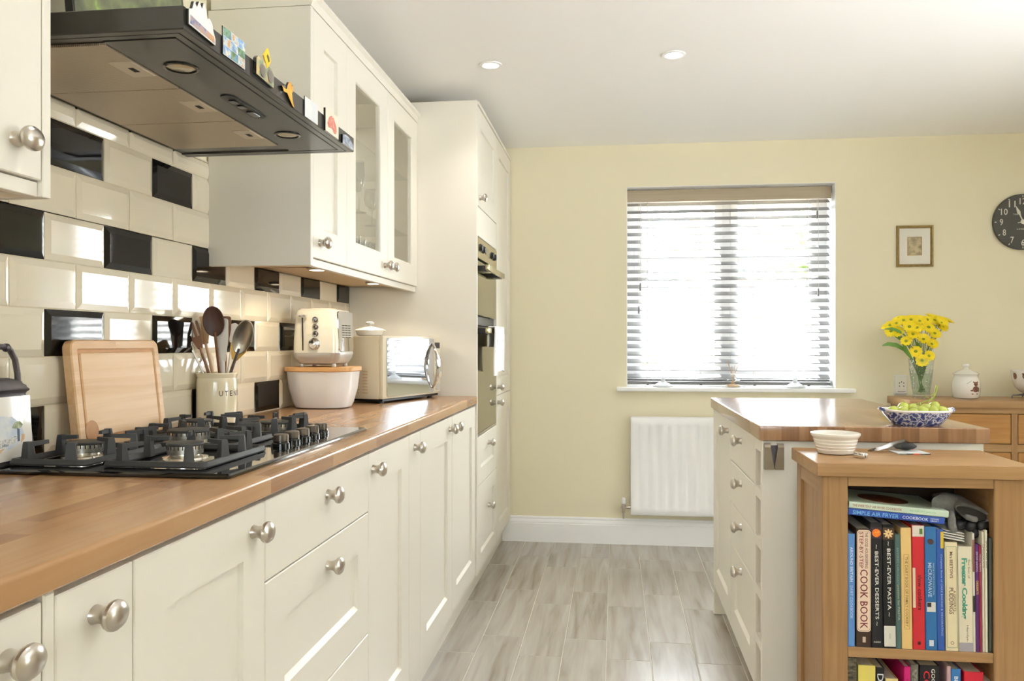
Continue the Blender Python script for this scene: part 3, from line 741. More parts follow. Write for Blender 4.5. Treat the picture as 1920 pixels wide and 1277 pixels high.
# glasses on the shelves
GOB = [(0.030, 0), (0.031, 0.002), (0.006, 0.006), (0.004, 0.012), (0.004, 0.062), (0.010, 0.068), (0.030, 0.085), (0.034, 0.11), (0.030, 0.155), (0.0285, 0.155), (0.0325, 0.11), (0.028, 0.088), (0.006, 0.073), (0, 0.072)]
FLU = [(0.030, 0), (0.031, 0.002), (0.006, 0.006), (0.004, 0.012), (0.004, 0.07), (0.012, 0.08), (0.022, 0.11), (0.0235, 0.15), (0.021, 0.20), (0.0198, 0.20), (0.022, 0.15), (0.020, 0.11), (0.008, 0.083), (0, 0.08)]
TUM = [(0.023, 0), (0.0255, 0.003), (0.030, 0.118), (0.0285, 0.118), (0.0240, 0.008), (0, 0.007)]
def glassware(name, prof, label, cat, loc, grp, mt='glassware', n=20):
    return single(name, MB().lathe(prof, n, T(*loc), True, False), M[mt], label, cat, loc, grp)
glassware('champagne_flute', FLU, 'tall clear flute on the lower glass shelf of the left glazed door', 'glass', (-0.985, 3.075, 1.7125), None)
glassware('wine_glass', GOB, 'short stemmed glass beside the tall flute in the left glazed door', 'glass', (-1.01, 2.98, 1.7125), None)
for i, (x, y) in enumerate(((-0.975, 2.985), (-0.978, 3.055), (-0.981, 3.125), (-0.984, 3.195))):
    glassware('tumbler', TUM, 'clear tumbler on the bottom board behind the left glazed door', 'glass', (x, y, ub0 + .0185), 'clear tumblers behind the left glazed door')
glassware('wine_glass', GOB, 'stemmed glass on the lower shelf behind the right glazed door', 'glass', (-1.04, 3.43, 1.7125), None)
# under-cabinet lights
for i, y in enumerate((2.75, 3.42)):
    lb = ('round lit puck light under the wall cabinet, nearer the hood', 'round lit puck light under the glazed cabinet, nearer the tall housing')[i]
    t = thing('puck_light', lb, 'light', (-1.03, y, 1.472), group='puck lights under the wall cabinets')
    build('ring', MB().lathe([(0.034, 0), (0.034, -.008), (0.026, -.010), (0.026, -.006), (0.026, 0)], 24), M['steel'], t, local=True)
    build('lens', MB().lathe([(0.0255, -.003), (0.0255, -.0065), (0.0, -.0066)], 24), M['lamp'], t, local=True)
    ld = bpy.data.lights.new('puck_glow', 'SPOT'); ld.energy = 3.0; ld.color = (1, 0.86, 0.64); ld.spot_size = R(140); ld.spot_blend = 0.25; ld.shadow_soft_size = 0.025
    lo = bpy.data.objects.new('puck_glow', ld); C.objects.link(lo); lo.location = (0, 0, -0.012); lo.parent = t

# ------------------------------------------------------------------ extractor hood
hx0, hx1, hy0, hy1, hz0, hz1 = -1.25, -0.745, 1.345, 2.281, 1.757, 1.799
hd = thing('extractor_hood', 'black extractor hood over the hob with magnets along its front', 'extractor hood', (-1.0, 1.81, 1.757))
def ring4(d_, z): return [(hx0, hy0 + d_, z), (hx1 - d_, hy0 + d_, z), (hx1 - d_, hy1 - d_, z), (hx0, hy1 - d_, z)]
mb = MB().loft([ring4(0.002, hz1), ring4(0, hz1 - .002), ring4(0, hz0 + .002), ring4(0.002, hz0), ring4(0.016, hz0), ring4(0.017, hz0 + .003), ring4(0.019, hz0 + .003), ring4(0.020, hz0), ring4(0.034, hz0), ring4(0.036, hz0 + .004), ring4(0.045, hz0 + .004)], True, True)
build('casing', mb, M['hood'], hd, angle=20)
build('light_panel', MB().box(-0.922, -0.782, 1.385, 2.240, hz0 - .0005, hz0 + .003, .001, seg=1), M['hood'], hd)
mf, nt, b_ = newmat('mesh filter'); b_.inputs['Roughness'].default_value = 0.4; b_.inputs['Metallic'].default_value = 0.6
tc = N(nt, 'ShaderNodeTexCoord'); sp_ = N(nt, 'ShaderNodeTexWave'); sp_.inputs['Scale'].default_value = 75; sp_.bands_direction = 'X'
sp2 = N(nt, 'ShaderNodeTexWave'); sp2.inputs['Scale'].default_value = 75; sp2.bands_direction = 'Y'
nt.links.new(tc.outputs['Object'], sp_.inputs[0]); nt.links.new(tc.outputs['Object'], sp2.inputs[0])
mu = N(nt, 'ShaderNodeMath', operation='MULTIPLY'); nt.links.new(sp_.outputs['Fac'], mu.inputs[0]); nt.links.new(sp2.outputs['Fac'], mu.inputs[1])
rp = ramp(nt, [(0.0, 'CDBFA9'), (0.8, '9A8C78')]); nt.links.new(mu.outputs[0], rp.inputs[0]); nt.links.new(rp.outputs[0], b_.inputs['Base Color'])
bp = N(nt, 'ShaderNodeBump'); bp.inputs['Strength'].default_value = 0.5; bp.inputs['Distance'].default_value = 0.001; bp.invert = True
nt.links.new(mu.outputs[0], bp.inputs['Height']); nt.links.new(bp.outputs[0], b_.inputs['Normal'])
M['filter'] = mf; M['filter_plain'] = mat('filter frame', 'D2C6B2', 0.4, 0.5)
for y0 in (1.398, 1.657, 1.916):
    y1 = y0 + 0.256
    f1 = build('filter', MB().box(-1.228, -0.926, y0, y1, hz0 - .002, hz0 + .004, .001, seg=1), M['filter'], hd)
    build('latch', MB().box(-0.978, -0.929, y0 + .085, y1 - .085, hz0 - .0035, hz0, .001, seg=1), M['filter_plain'], f1)
    build('latch_slot', MB().box(-0.955, -0.944, y0 + .116, y1 - .116, hz0 - .0042, hz0 - .002), M['dark'], f1)
for y in (1.532, 2.062):
    lf = build('lamp_ring', MB().lathe([(0.034, .001), (0.034, -.003), (0.029, -.004), (0.029, .001)], 28, T(-0.853, y, hz0)), M['hood_black'], hd)
    build('lens', MB().lathe([(0.0288, -.0005), (0.02, -.0035), (0, -.0042)], 28, T(-0.853, y, hz0), True, False), M['lens'], lf)
cs = build('control_strip', MB().prism(rr2(0.017, 0.094, 0.0165), -.003, 0.001, T(-0.852, 1.806, hz0)), M['black'], hd)
for y, l in ((1.756, .014), (1.796, .012), (1.855, .022)):
    build('button', MB().prism(rr2(0.009, l, 0.006), -.006, -.002, T(-0.852, y, hz0), bev=.001), M['hood_black'], cs)
# framed landscape print standing on the hood
pr = thing('canvas_print', 'green landscape print with a black edge standing on top of the hood', 'picture', (-1.0, 1.62, 1.80), rot=(0, R(-6), 0))
build('canvas', MB().box(-0.008, 0.008, -0.215, 0.212, 0.0, 0.36, .002), M['hood_black'], pr, local=True)
M['grassprint'] = picture('grass landscape print', [(0.3, '4F5740'), (0.45, '6C6F55'), (0.55, '7C8A58'), (0.62, '9DBB5E'), (0.72, 'DDE3D3')], 16, 3.0)
build('print', MB().box(0.0082, 0.0090, -0.210, 0.200, 0.005, 0.355), M['grassprint'], pr, local=True)

# magnets on the hood front edge (facing +X)
mH = T(hx1 + .0005, 0, 0) @ LEFT
def magnet(label, poly, mtl, th=0.005, name='fridge_magnet'):
    cy = sum(p[0] for p in poly) / len(poly); cz = sum(p[1] for p in poly) / len(poly)
    t = thing(name, label, 'magnet', (hx1, cy, cz), group='souvenir magnets along the hood front')
    build('back', MB().prism(poly, 0, th, mH), M['hood_black'], t)
    build('face', MB().prism([(cy + (y - cy) * .985, cz + (z - cz) * .985) for y, z in poly], th, th + .001, mH), mtl, t)
    return t
def deco(t, poly, mtl, w, name='print'):
    return build(name, MB().prism(poly, w, w + .0006, mH), mtl, t)
p = [(1.352, 1.768), (1.448, 1.764), (1.448, 1.776), (1.440, 1.788), (1.436, 1.800), (1.426, 1.806), (1.418, 1.802), (1.413, 1.818), (1.404, 1.826), (1.398, 1.812), (1.388, 1.822), (1.380, 1.808), (1.370, 1.815), (1.364, 1.800), (1.352, 1.795)]
t = magnet('white sail-roofed building magnet, nearest on the hood front', p, flat('EDEBE6'))
deco(t, [(1.356, 1.771), (1.444, 1.767), (1.442, 1.778), (1.356, 1.786)], picture('harbour print', [(0.35, '4B5AA0'), (0.5, 'A89CA8'), (0.62, 'C9945A'), (0.8, 'D9CBB8')], 60, 5.0), .006)
p = [(1.484, 1.762), (1.577, 1.762), (1.577, 1.816), (1.484, 1.816)]
t = magnet('photo grid magnet of nine beach pictures on the hood front', p, flat('E9ECEF'), .002)
for i in range(3):
    for j in range(3):
        y0 = 1.4855 + .0305 * i; z0 = 1.7635 + .0175 * j
        deco(t, [(y0, z0), (y0 + .0290, z0), (y0 + .0290, z0 + .0163), (y0, z0 + .0163)], picture('beach photo', [(0.3, ('3E6FB5', '4E86C9', '57718C')[(i + j) % 3]), (0.5, ('8FB3D9', 'C9D4D6', '7FA58C')[(i * 2 + j) % 3]), (0.62, ('E8DCC4', '5E7A4A', 'C89A6A')[(i + 2 * j) % 3])], 70, i * 3 + j), .003, 'photo')
p = [(1.620, 1.768), (1.706, 1.764), (1.708, 1.792), (1.690, 1.802), (1.628, 1.808), (1.620, 1.802)]
t = magnet('magnet with a yellow diamond road sign above two grey animals', p, picture('outback print', [(0.3, '6E7A5E'), (0.5, '9AA184'), (0.6, 'C9AE78'), (0.8, 'E0C690')], 50, 8.0), .007)
build('road_sign', MB().prism([(1.672, 1.796), (1.690, 1.817), (1.674, 1.840), (1.652, 1.818)], .006, .009, mH), flat('EBC531'), t)
deco(t, [(1.676, 1.810), (1.681, 1.814), (1.678, 1.822), (1.671, 1.826), (1.667, 1.821), (1.672, 1.815)], flat('55503A'), .0092, 'sign_animal')
for y in (1.648, 1.686): build('grey_animal', MB().ell((y, 1.783, .009), .013, .014, .004, m=mH), flat('7A736C'), t)
p = [(1.757, 1.786), (1.766, 1.776), (1.786, 1.778), (1.800, 1.768), (1.818, 1.757), (1.826, 1.756), (1.816, 1.770), (1.812, 1.786), (1.820, 1.792), (1.818, 1.806), (1.812, 1.800), (1.806, 1.809), (1.796, 1.806), (1.788, 1.796), (1.784, 1.786), (1.770, 1.784)]
t = magnet('orange leaping kangaroo shaped magnet on the hood front', p, picture('orange paint', [(0.3, 'D98F2E'), (0.6, 'E8B33F'), (0.8, 'EAC64C')], 60, 2.0))
p = [(1.900, 1.757), (1.986, 1.757), (1.986, 1.806), (1.900, 1.806)]
t = magnet('plain pale blue-white card magnet on the hood front', p, picture('pale card print', [(0.4, 'DDE1E4'), (0.7, 'E9E9E8')], 40, 1.0), .002)
p = [(2.034, 1.757), (2.133, 1.757), (2.133, 1.816), (2.034, 1.816)]
t = magnet('cream card magnet with a red country map on the hood front', p, flat('ECE2CF'), .005)
deco(t, [(2.046, 1.779), (2.056, 1.795), (2.068, 1.803), (2.080, 1.806), (2.084, 1.800), (2.090, 1.805), (2.098, 1.798), (2.112, 1.786), (2.116, 1.774), (2.108, 1.765), (2.096, 1.764), (2.084, 1.772), (2.070, 1.772), (2.054, 1.770)], picture('red map print', [(0.4, 'D0705F'), (0.7, 'E0A090')], 90, 1.0), .0062, 'map')
p = [(2.168, 1.757), (2.259, 1.757), (2.259, 1.772), (2.246, 1.776), (2.226, 1.784), (2.196, 1.786), (2.168, 1.781)]
t = magnet('small blue-grey bay view magnet at the far end of the hood', p, picture('bay print', [(0.3, '5F6F8E'), (0.5, '9AA6B8'), (0.7, 'D5D8DC')], 45, 4.0, stretch=(1, 1, 3)))

# ------------------------------------------------------------------ downlights
for i, (x, y, lb) in enumerate(((-0.53, 3.473, 'round white recessed downlight nearer the wall cabinets'), (0.238, 3.445, 'round white recessed downlight nearer the middle of the room'),
                            (-0.53, 1.6, 'round white recessed downlight above the hob side, towards the camera'), (0.238, 1.6, 'round white recessed downlight above the aisle, towards the camera'), (1.9, 1.6, 'round white recessed downlight above the bookcase side'))):
    t = thing('downlight', lb, 'light', (x, y, ZC), group='recessed ceiling downlights')
    build('bezel', MB().lathe([(0.049, -.0005), (0.048, -.004), (0.036, -.006), (0.031, -.003), (0.031, -.0005)], 32, I4, False, False), M['white'], t, local=True)
    build('lens', MB().lathe([(0.0305, -.001), (0.0305, -.0045), (0.018, -.008), (0, -.009)], 24, I4, True, False), M['lamp'], t, local=True)
    ld = bpy.data.lights.new('downlight_glow', 'SPOT'); ld.energy = 9; ld.color = (1, 0.95, 0.88); ld.spot_size = R(120); ld.spot_blend = 0.8; ld.shadow_soft_size = 0.03
    lo = bpy.data.objects.new('downlight_glow', ld); C.objects.link(lo); lo.location = (0, 0, -0.02); lo.parent = t

# ------------------------------------------------------------------ gas hob
gx0, gx1, gy0, gy1, gz = -1.178, -0.694, 1.413, 2.249, 0.9725
hob = thing('gas_hob', 'black glass five burner gas hob set in the wood worktop', 'hob', ((gx0 + gx1) / 2, (gy0 + gy1) / 2, 0.964))
cxh, cyh = (gx0 + gx1) / 2, (gy0 + gy1) / 2
hw, hl = (gx1 - gx0) / 2, (gy1 - gy0) / 2
build('glass_plate', MB().loft([at(rrect(hw - .002, hl - .002, .008, 4), cxh, cyh, 0.9632), at(rrect(hw, hl, .008, 4), cxh, cyh, 0.966), at(rrect(hw, hl, .008, 4), cxh, cyh, gz - .003), at(rrect(hw - .004, hl - .004, .008, 4), cxh, cyh, gz)]), M['black_glass'], hob, angle=20)
burn = [(-1.105, 1.600, 0.036), (-0.885, 1.605, 0.036), (-1.010, 1.850, 0.048), (-1.115, 2.085, 0.036), (-0.885, 2.075, 0.045)]
for x, y, r in burn:
    bb = build('burner', MB().lathe([(r * 1.30, 0), (r * 1.25, .003), (r * 1.02, .004), (r * .82, .006), (r * .80, .008), (r * 1.0, .010), (r * 1.0, .0265), (r * .95, .028), (0, .028)], 28, T(x, y, gz)), M['alu'], hob)
    mb = MB()
    for i in range(26):
        a = 2 * PI * i / 26; mb.box(r * .985, r * 1.012, -.0010, .0010, .0195, .0270, 0, T(x, y, gz) @ RZ(a))
    build('flame_ports', mb, M['dark'], bb)
    build('cap', MB().lathe([(r * 1.02, .0275), (r * 1.04, .0295), (r * 1.0, .0325), (r * .7, .034), (0, .0342)], 28, T(x, y, gz)), M['cap'], bb)
def grate(x0, x1, y0, y1, bx, by, fing, H=0.044):
    mb = MB(); zb, bh, bw = gz + .0015, .0115, .013
    cx, cy = (x0 + x1) / 2, (y0 + y1) / 2; hx, hy_ = (x1 - x0) / 2, (y1 - y0) / 2
    rr = lambda dx, z: at(rrect(hx - dx, hy_ - dx, .012, 3), cx, cy, z)
    mb.loft([rr(0.001, zb), rr(0, zb + .003), rr(.003, zb + bh), rr(bw - .003, zb + bh), rr(bw, zb + .003), rr(bw - .001, zb)], False, False)
    a_, b_ = rr(0.001, zb), rr(bw - .001, zb)
    for (px, py) in fing:
        dx, dy = bx - px, by - py; L = math.hypot(dx, dy); ang = math.atan2(dy, dx); m = T(px, py, 0) @ RZ(ang)
        reach = min(L - .016, .052)
        # upright plate
        mb.loft([[(0.0, -.0105, zb + .002), (0.016, -.0105, zb + .002), (0.016, .0105, zb + .002), (0.0, .0105, zb + .002)],
                 [(0.002, -.0075, zb + H - .006), (0.013, -.0075, zb + H - .006), (0.013, .0075, zb + H - .006), (0.002, .0075, zb + H - .006)],
                 [(0.003, -.0065, zb + H), (0.013, -.0065, zb + H), (0.013, .0065, zb + H), (0.003, .0065, zb + H)]], True, True, m)
        # finger reaching over the burner
        mb.loft([[(0.012, -.0045, zb + H - .010), (0.012, .0045, zb + H - .010), (0.012, .004, zb + H - .0005), (0.012, -.004, zb + H - .0005)],
                 [(reach, -.0035, zb + H - .008), (reach, .0035, zb + H - .008), (reach, .003, zb + H - .0005), (reach, -.003, zb + H - .0005)]], True, True, m)
    return build('grate', mb, M['iron'], hob)
def perim(x0, x1, y0, y1, inset=.007):
    x0 += inset; x1 -= inset; y0 += inset; y1 -= inset
    xm, ym = (x0 + x1) / 2, (y0 + y1) / 2
    return [(x0 + .025, y0), (x1 - .03, y0), (x0, ym), (x1, ym - .045), (x1, ym + .045), (x0 + .03, y1), (x1 - .03, y1)]
for (x0, x1, y0, y1), bi in (((-1.172, -1.006, 1.458, 1.735), 0), ((-0.975, -0.763, 1.458, 1.735), 1), ((-1.172, -1.006, 1.962, 2.205), 3), ((-0.982, -0.822, 1.985, 2.205), 4)):
    bx, by, _ = burn[bi]
    grate(x0, x1, y0, y1, bx, by, perim(x0, x1, y0, y1))
cg = (-1.118, -0.842, 1.742, 1.955)
grate(*cg, burn[2][0], burn[2][1], perim(*cg))
for x, y in ((-0.766, 1.815), (-0.766, 1.880), (-0.766, 1.945), (-0.766, 2.010), (-0.766, 2.075)):
    k = build('knob', MB().lathe([(.0195, 0), (.0195, .007), (.0172, .009), (.0172, .012), (0, .012)], 22, T(x, y, gz)), M['hood_black'], hob)
    build('knob_cap', MB().lathe([(.0168, .012), (.0172, .014), (.0168, .026), (.0145, .028), (0, .0283)], 22, T(x, y, gz)), M['knobdark'], k)

# ------------------------------------------------------------------ things on the long worktop
ZW = 0.9632
# kettle shaped tea tin with a picture tile
tin = thing('tea_tin', 'pewter kettle shaped tin with a printed picture panel at the near end of the tiles', 'tin', (-1.2125, 1.456, ZW))
def tr(hx, hy_, z): return at(rrect(hx * .8, hy_, .009, 3), 0, 0, z)
build('body', MB().loft([tr(.040, .108, 0.0), tr(.041, .110, .006), tr(.037, .103, .02), tr(.029, .083, .146), tr(.031, .086, .150)]), M['pewter'], tin, local=True)
lidp = [(.032, .088, .150), (.034, .090, .154), (.031, .085, .158), (.031, .083, .162), (.028, .076, .166), (.027, .074, .170), (.022, .058, .175), (.018, .045, .178)]
l_ = build('lid', MB().loft([tr(a, b, z) for a, b, z in lidp]), M['pewter'], tin, local=True)
build('finial', MB().lathe([(.006, 0), (.005, .005), (.011, .012), (.012, .019), (.008, .026), (0, .028)], 16, T(0, -.002, .177)), M['pewter'], l_, local=True)
build('handle', MB().tube([(0, .085, .150), (0, .083, .185), (0, .076, .214), (0, .062, .233), (0, .045, .240), (0, -.045, .240), (0, -.062, .233), (0, -.076, .214), (0, -.083, .185), (0, -.085, .150)], [.006] * 4 + [.0062] * 2 + [.006] * 4, 10), M['pewter'], tin, local=True)
for sg in (1, -1): build('handle_collar', MB().lathe([(.007, -.006), (.009, 0), (.007, .006)], 12, T(0, .052 * sg, .238) @ RX(R(72 * sg))), M['pewter'], tin, local=True)
mP = T(.0325, 0, 0.008) @ RY(R(-3.3)) @ LEFT
build('picture_panel', MB().box(-.083, .083, .008, .134, -.001, .003, .001, mP), M['ceramic'], tin, local=True)
M['boats'] = picture('harbour sketch', [(0.28, '6F86A8'), (0.40, 'D3D5D6'), (0.46, 'E6E4DE'), (0.50, 'A9A6A0'), (0.54, 'E2E0DA'), (0.60, 'C9A070'), (0.66, 'A3AA84'), (0.75, '8A8890')], 70, 9.0, 'noise', 0.3, 8, (1, 1, 1.6))
def tin_patch(poly, mtl, w=.0032, nm='print'): build(nm, MB().prism(poly, .003, w, mP), mtl, tin, local=True)
tin_patch([(-.072, .060), (-.050, .088), (-.010, .098), (.030, .094), (.052, .080), (.060, .060), (.050, .040), (.010, .028), (-.040, .026), (-.068, .036)], picture('pale wash', [(.35, 'C4CEDB'), (.55, 'DEDFDD'), (.75, 'E4E2DC')], 40, 2.0, 'noise', .3))
tin_patch([(-.066, .044), (-.040, .052), (.000, .050), (.044, .056), (.046, .046), (.010, .036), (-.030, .034), (-.062, .036)], picture('boat sketch', [(.32, '56607A'), (.42, 'B9BBBC'), (.5, 'E2E0DA'), (.58, 'A8A49A'), (.64, 'D9D6CE'), (.72, '6E6C70')], 130, 3.0, 'noise', .3, 8), .0035)
tin_patch([(.028, .072), (.036, .082), (.050, .084), (.058, .076), (.052, .070), (.040, .068)], picture('tree sketch', [(.35, '71835A'), (.6, 'A9B08C'), (.75, 'D6D6C8')], 120, 4.0), .0035)
tin_patch([(.041, .044), (.047, .044), (.048, .068), (.042, .070)], flat('4A5676'), .0038)
tin_patch([(-.040, .024), (-.010, .032), (.006, .034), (-.006, .026), (-.030, .020)], picture('sand sketch', [(.35, 'C99C66'), (.6, 'D9B88C'), (.75, 'E2DACB')], 90, 5.0), .0035)
tin_patch([(.050, .040), (.060, .046), (.062, .056), (.054, .058)], flat('D6AC7C'), .0034)
# chopping board leaning against the tiles
cb = thing('chopping_board', 'beech chopping board with juice groove leaning against the tiles behind the hob', 'chopping board', (-1.1885, 1.886, ZW + .0008), rot=(0, R(-6.4), 0))
bw_, bh_, bt_ = 0.178, 0.256, 0.024
mB = T(-bt_, 0, bh_ / 2) @ LEFT
o_ = rrect(bw_, bh_ / 2, .022, 5)
def bl_(dx, w): return at(rrect(bw_ - dx, bh_ / 2 - dx, max(.004, .022 - dx), 5), 0, 0, w)
build('plate', MB().loft([bl_(.003, 0), bl_(0, .003), bl_(0, bt_ - .003), bl_(.003, bt_), bl_(.021, bt_), bl_(.0245, bt_ - .0035), bl_(.0285, bt_ - .0035), bl_(.032, bt_)], True, True, mB), M['board'], cb, angle=25, local=True)
build('groove', MB().loft([bl_(.0225, bt_ - .0028), bl_(.0305, bt_ - .0028)], False, False, mB), M['board_groove'], cb, local=True)
build('juice_well', MB().lathe([(.024, .0006), (.0225, .0009), (.0215, .0002), (0, .0002)], 28, mB @ T(-bw_ + .045, -bh_ / 2 + .045, bt_)), M['board_groove'], cb, local=True)

# utensil pot
px_, py_ = -1.187, 2.336
pot = thing('utensil_pot', 'cream stoneware utensil pot with black lettering beside the hob', 'pot', (px_, py_, ZW))
PP = [(.050, 0), (.056, .003), (.0585, .012), (.059, .030), (.0588, .125), (.0575, .138), (.0560, .143), (.0585, .150), (.0600, .155), (.0585, .159), (.0555, .158), (.0530, .148), (.0540, .12), (.054, .02), (0, .012)]
build('body', MB().lathe(PP, 40), M['cream_ceramic'], pot, local=True)
M['ink'] = flat('3A352F', 0.5)
word = 'UTENSILS'
for i, ch in enumerate(word):
    a = R(-52 + i * 15.5)
    lettering(ch, RZ(a) @ T(.0593, 0, .098) @ LEFT, .0105 if ch != 'I' else .004, .0155, M['ink'], pot, local=True)
def utensil(name, label, base, top, parts_fn):
    """base/top in world; local z runs along the handle"""
    b, t_ = Vector(base), Vector(top); d = (t_ - b)
    q = d.to_track_quat('Z', 'X')
    e = q.to_euler()
    o = bpy.data.objects.new(name, None); C.objects.link(o); o.location = b; o.rotation_euler = e; o.empty_display_size = .03
    W[o.name] = T(*b) @ q.to_matrix().to_4x4()
    tag(o, label, 'utensil', 'kitchen utensils standing in the cream pot')
    parts_fn(o, d.length)
    return o
def dirto(px, py, Y):
    u = (px - 960) / 1540.0; v = -(py - 642) / 1540.0; s, c = math.sin(TH), math.cos(TH)
    r = (u * c - s, u * s + c, v); k = Y / r[1]
    return (k * r[0], Y, 1.212 + k * r[2])
def facing(o):
    """local rotation so that local +Y of a flat head looks along world -Y, roughly at the room"""
    m = W[o.name].to_3x3(); w = m.inverted() @ Vector((0.25, -1, 0)); return math.atan2(w.y, w.x)
def spoon_fn(mat_h, mat_b, hw, hh, hr=.0055, deep=.008, hlen=None):
    def fn(o, L):
        a = RZ(facing(o))
        build('handle', MB().tube([(0, 0, 0), (0, 0, L * .5), (0, 0, L - hh * 1.7)], [hr, hr * .95, hr * .85], 10, flat=.8), mat_h, o, local=True)
        rings = []
        n = 18
        for side, k in ((0, 1),):
            pass
        mb = MB()
        prof = [(0, -.006), (.55, -.0055), (.85, -.003), (1.0, 0), (.94, .0015), (.7, .001 - deep * .3), (.35, .001 - deep * .55), (0, .001 - deep * .6)]
        # disc in the plane facing local +X after rotation a
        P = a @ T(0, 0, L - hh) @ Matrix(((0, 0, 1, 0), (1, 0, 0, 0), (0, 1, 0, 0), (0, 0, 0, 1)))
        mb.lathe([(max(r, 1e-4), z) for r, z in prof], 24, P @ Matrix.Diagonal((hw, hh, 1.0, 1)))
        build('bowl', mb, mat_b, o, local=True)
    return fn
def spatula_fn(mtl, w0, w1, hl, hr=.006, slots=0, mat_h=None, rnd=.4):
    def fn(o, L):
        a = RZ(facing(o)); P = a @ Matrix(((0, 0, 1, 0), (1, 0, 0, 0), (0, 1, 0, 0), (0, 0, 0, 1)))
        build('handle', MB().tube([(0, 0, 0), (0, 0, L * .5), (0, 0, L - hl + .004)], [hr, hr, hr * .9], 10, flat=.6), mat_h or mtl, o, local=True)
        top = L; b0 = L - hl
        if slots:
            mb = MB(); n = slots + 1; wd = 2 * w1 / (2 * n - 1)
            mb.prism([(-w0, b0), (w0, b0), (w1, b0 + hl * .45), (-w1, b0 + hl * .45)], -.0025, .0025, P)
            for i in range(n):
                x = -w1 + i * 2 * wd; mb.prism([(x, b0 + hl * .44), (x + wd, b0 + hl * .44), (x + wd, top - .004), (x + wd * .5, top), (x, top - .004)], -.0025, .0025, P)
        else:
            k = w1 * rnd
            mb = MB().prism([(-w0, b0), (w0, b0), (w1, b0 + hl * .55), (w1, top - k), (w1 - k * .3, top - k * .3), (w1 - k, top), (-w1 + k, top), (-w1 + k * .3, top - k * .3), (-w1, top - k), (-w1, b0 + hl * .55)], -.0025, .0025, P)
        build('blade', mb, mtl, o, local=True)
    return fn
PB = ZW + .016
def U(name, label, px, py, Y, bx, by, fn):
    return utensil(name, label, (px_ + bx, py_ + by, PB), dirto(px, py, Y), fn)
U('wooden_spoon', 'dark wooden spoon standing tallest in the utensil pot', 397, 574, 2.309, .020, .010, spoon_fn(M['wood_mid'], M['wood_dark'], .0315, .046))
U('metal_spoon', 'large steel serving spoon leaning right in the utensil pot', 466, 600, 2.304, -.012, .012, spoon_fn(M['pewter'], M['steel'], .0285, .055, .005, .014))
U('slotted_fork', 'slotted dark wooden spatula leaning left in the utensil pot', 359, 603, 2.309, .026, -.006, spatula_fn(M['wood_mid'], .007, .017, .085, .007, 2))
U('spatula', 'pale wooden spatula behind the dark spoon in the utensil pot', 374, 594, 2.354, .012, .018, spatula_fn(M['wood_pale'], .008, .022, .085, .007))
U('spatula', 'cream plastic spatula right of the dark spoon in the utensil pot', 416, 597, 2.334, .006, .026, spatula_fn(M['plastic_white'], .009, .018, .13, .008))
U('spatula', 'brown wooden spatula near the middle of the utensil pot', 424, 593, 2.359, .004, .030, spatula_fn(M['wood_mid'], .008, .015, .09, .0065))
U('spatula', 'white round ended spatula at the back of the utensil pot', 441, 606, 2.374, -.004, .034, spatula_fn(M['plastic_white'], .007, .017, .06, .006, rnd=.9))
U('spatula', 'yellow plastic spatula low at the right of the utensil pot', 452, 640, 2.349, -.020, .020, spatula_fn(M['plastic_yellow'], .008, .024, .06, .006))
U('steel_spatula', 'bright white enamel spatula at the left of the utensil pot', 353, 588, 2.369, .020, .022, spatula_fn(M['ceramic'], .006, .013, .06, .005, rnd=.9))
def fork_fn(o, L):
    a = RZ(facing(o) + .4); m = a @ Matrix(((0, 0, 1, 0), (1, 0, 0, 0), (0, 1, 0, 0), (0, 0, 0, 1)))
    build('handle', MB().tube([(0, 0, 0), (0, 0, L * .55), (0, 0, L * .72)], [.0045, .004, .003], 8), M['chrome'], o, local=True)
    for x in (-.006, .006):
        build('tine', MB().tube([(x * .2, L * .70, 0), (x, L * .76, .002), (x * 1.1, L * .88, .008), (x, L, .004)], [.0026, .0022, .002, .0012], 7, m), M['chrome'], o, local=True)
U('carving_fork', 'two pronged steel fork leaning far left in the utensil pot', 336, 606, 2.304, .030, -.002, fork_fn)

# bread bin with wooden lid
bin_ = thing('bread_bin', 'white oval bread bin with a beech lid under the toaster', 'bread bin', (-1.108, 3.03, ZW))
def rb(hx, hy_, r, z): return at(rrect(hx, hy_, r, 7), 0, 0, z)
build('body', MB().loft([rb(.085, .070, .055, 0), rb(.100, .085, .065, .004), rb(.108, .093, .07, .020), rb(.121, .107, .075, .075), rb(.127, .113, .075, .136), rb(.128, .114, .075, .140), rb(.122, .108, .07, .140), rb(.116, .100, .07, .06), rb(.095, .08, .06, .012)]), M['enamel_white'], bin_, local=True)
build('lid', MB().loft([rb(.120, .106, .07, .134), rb(.131, .117, .078, .1402), rb(.1335, .1195, .078, .142), rb(.1335, .1195, .078, .154), rb(.131, .117, .076, .1565)]), M['lid_wood'], bin_, local=True)
# toaster on the bread bin
ZT_ = ZW + .1568
to = thing('toaster', 'cream toaster with chrome side standing on the bread bin lid', 'toaster', (-1.108, 3.03, ZT_))
for x in (-.062, .062):
    for y in (-.066, .066): build('foot', MB().lathe([(.008, 0), (.009, .004), (.008, .012)], 12, T(x, y, 0)), M['toaster_grey'], to, local=True)
build('base_band', MB().loft([rb(.066, .070, .03, .008), rb(.078, .084, .03, .014), rb(.089, .096, .03, .034), rb(.0925, .100, .03, .052), rb(.092, .0995, .03, .0535)]), M['toaster_grey'], to, local=True)
build('body', MB().loft([rb(.089, .096, .022, .0535), rb(.0885, .0955, .022, .10), rb(.083, .091, .022, .19), rb(.078, .088, .022, .212), rb(.070, .082, .022, .219), rb(.060, .072, .018, .2205)]), M['toaster'], to, local=True, angle=25)
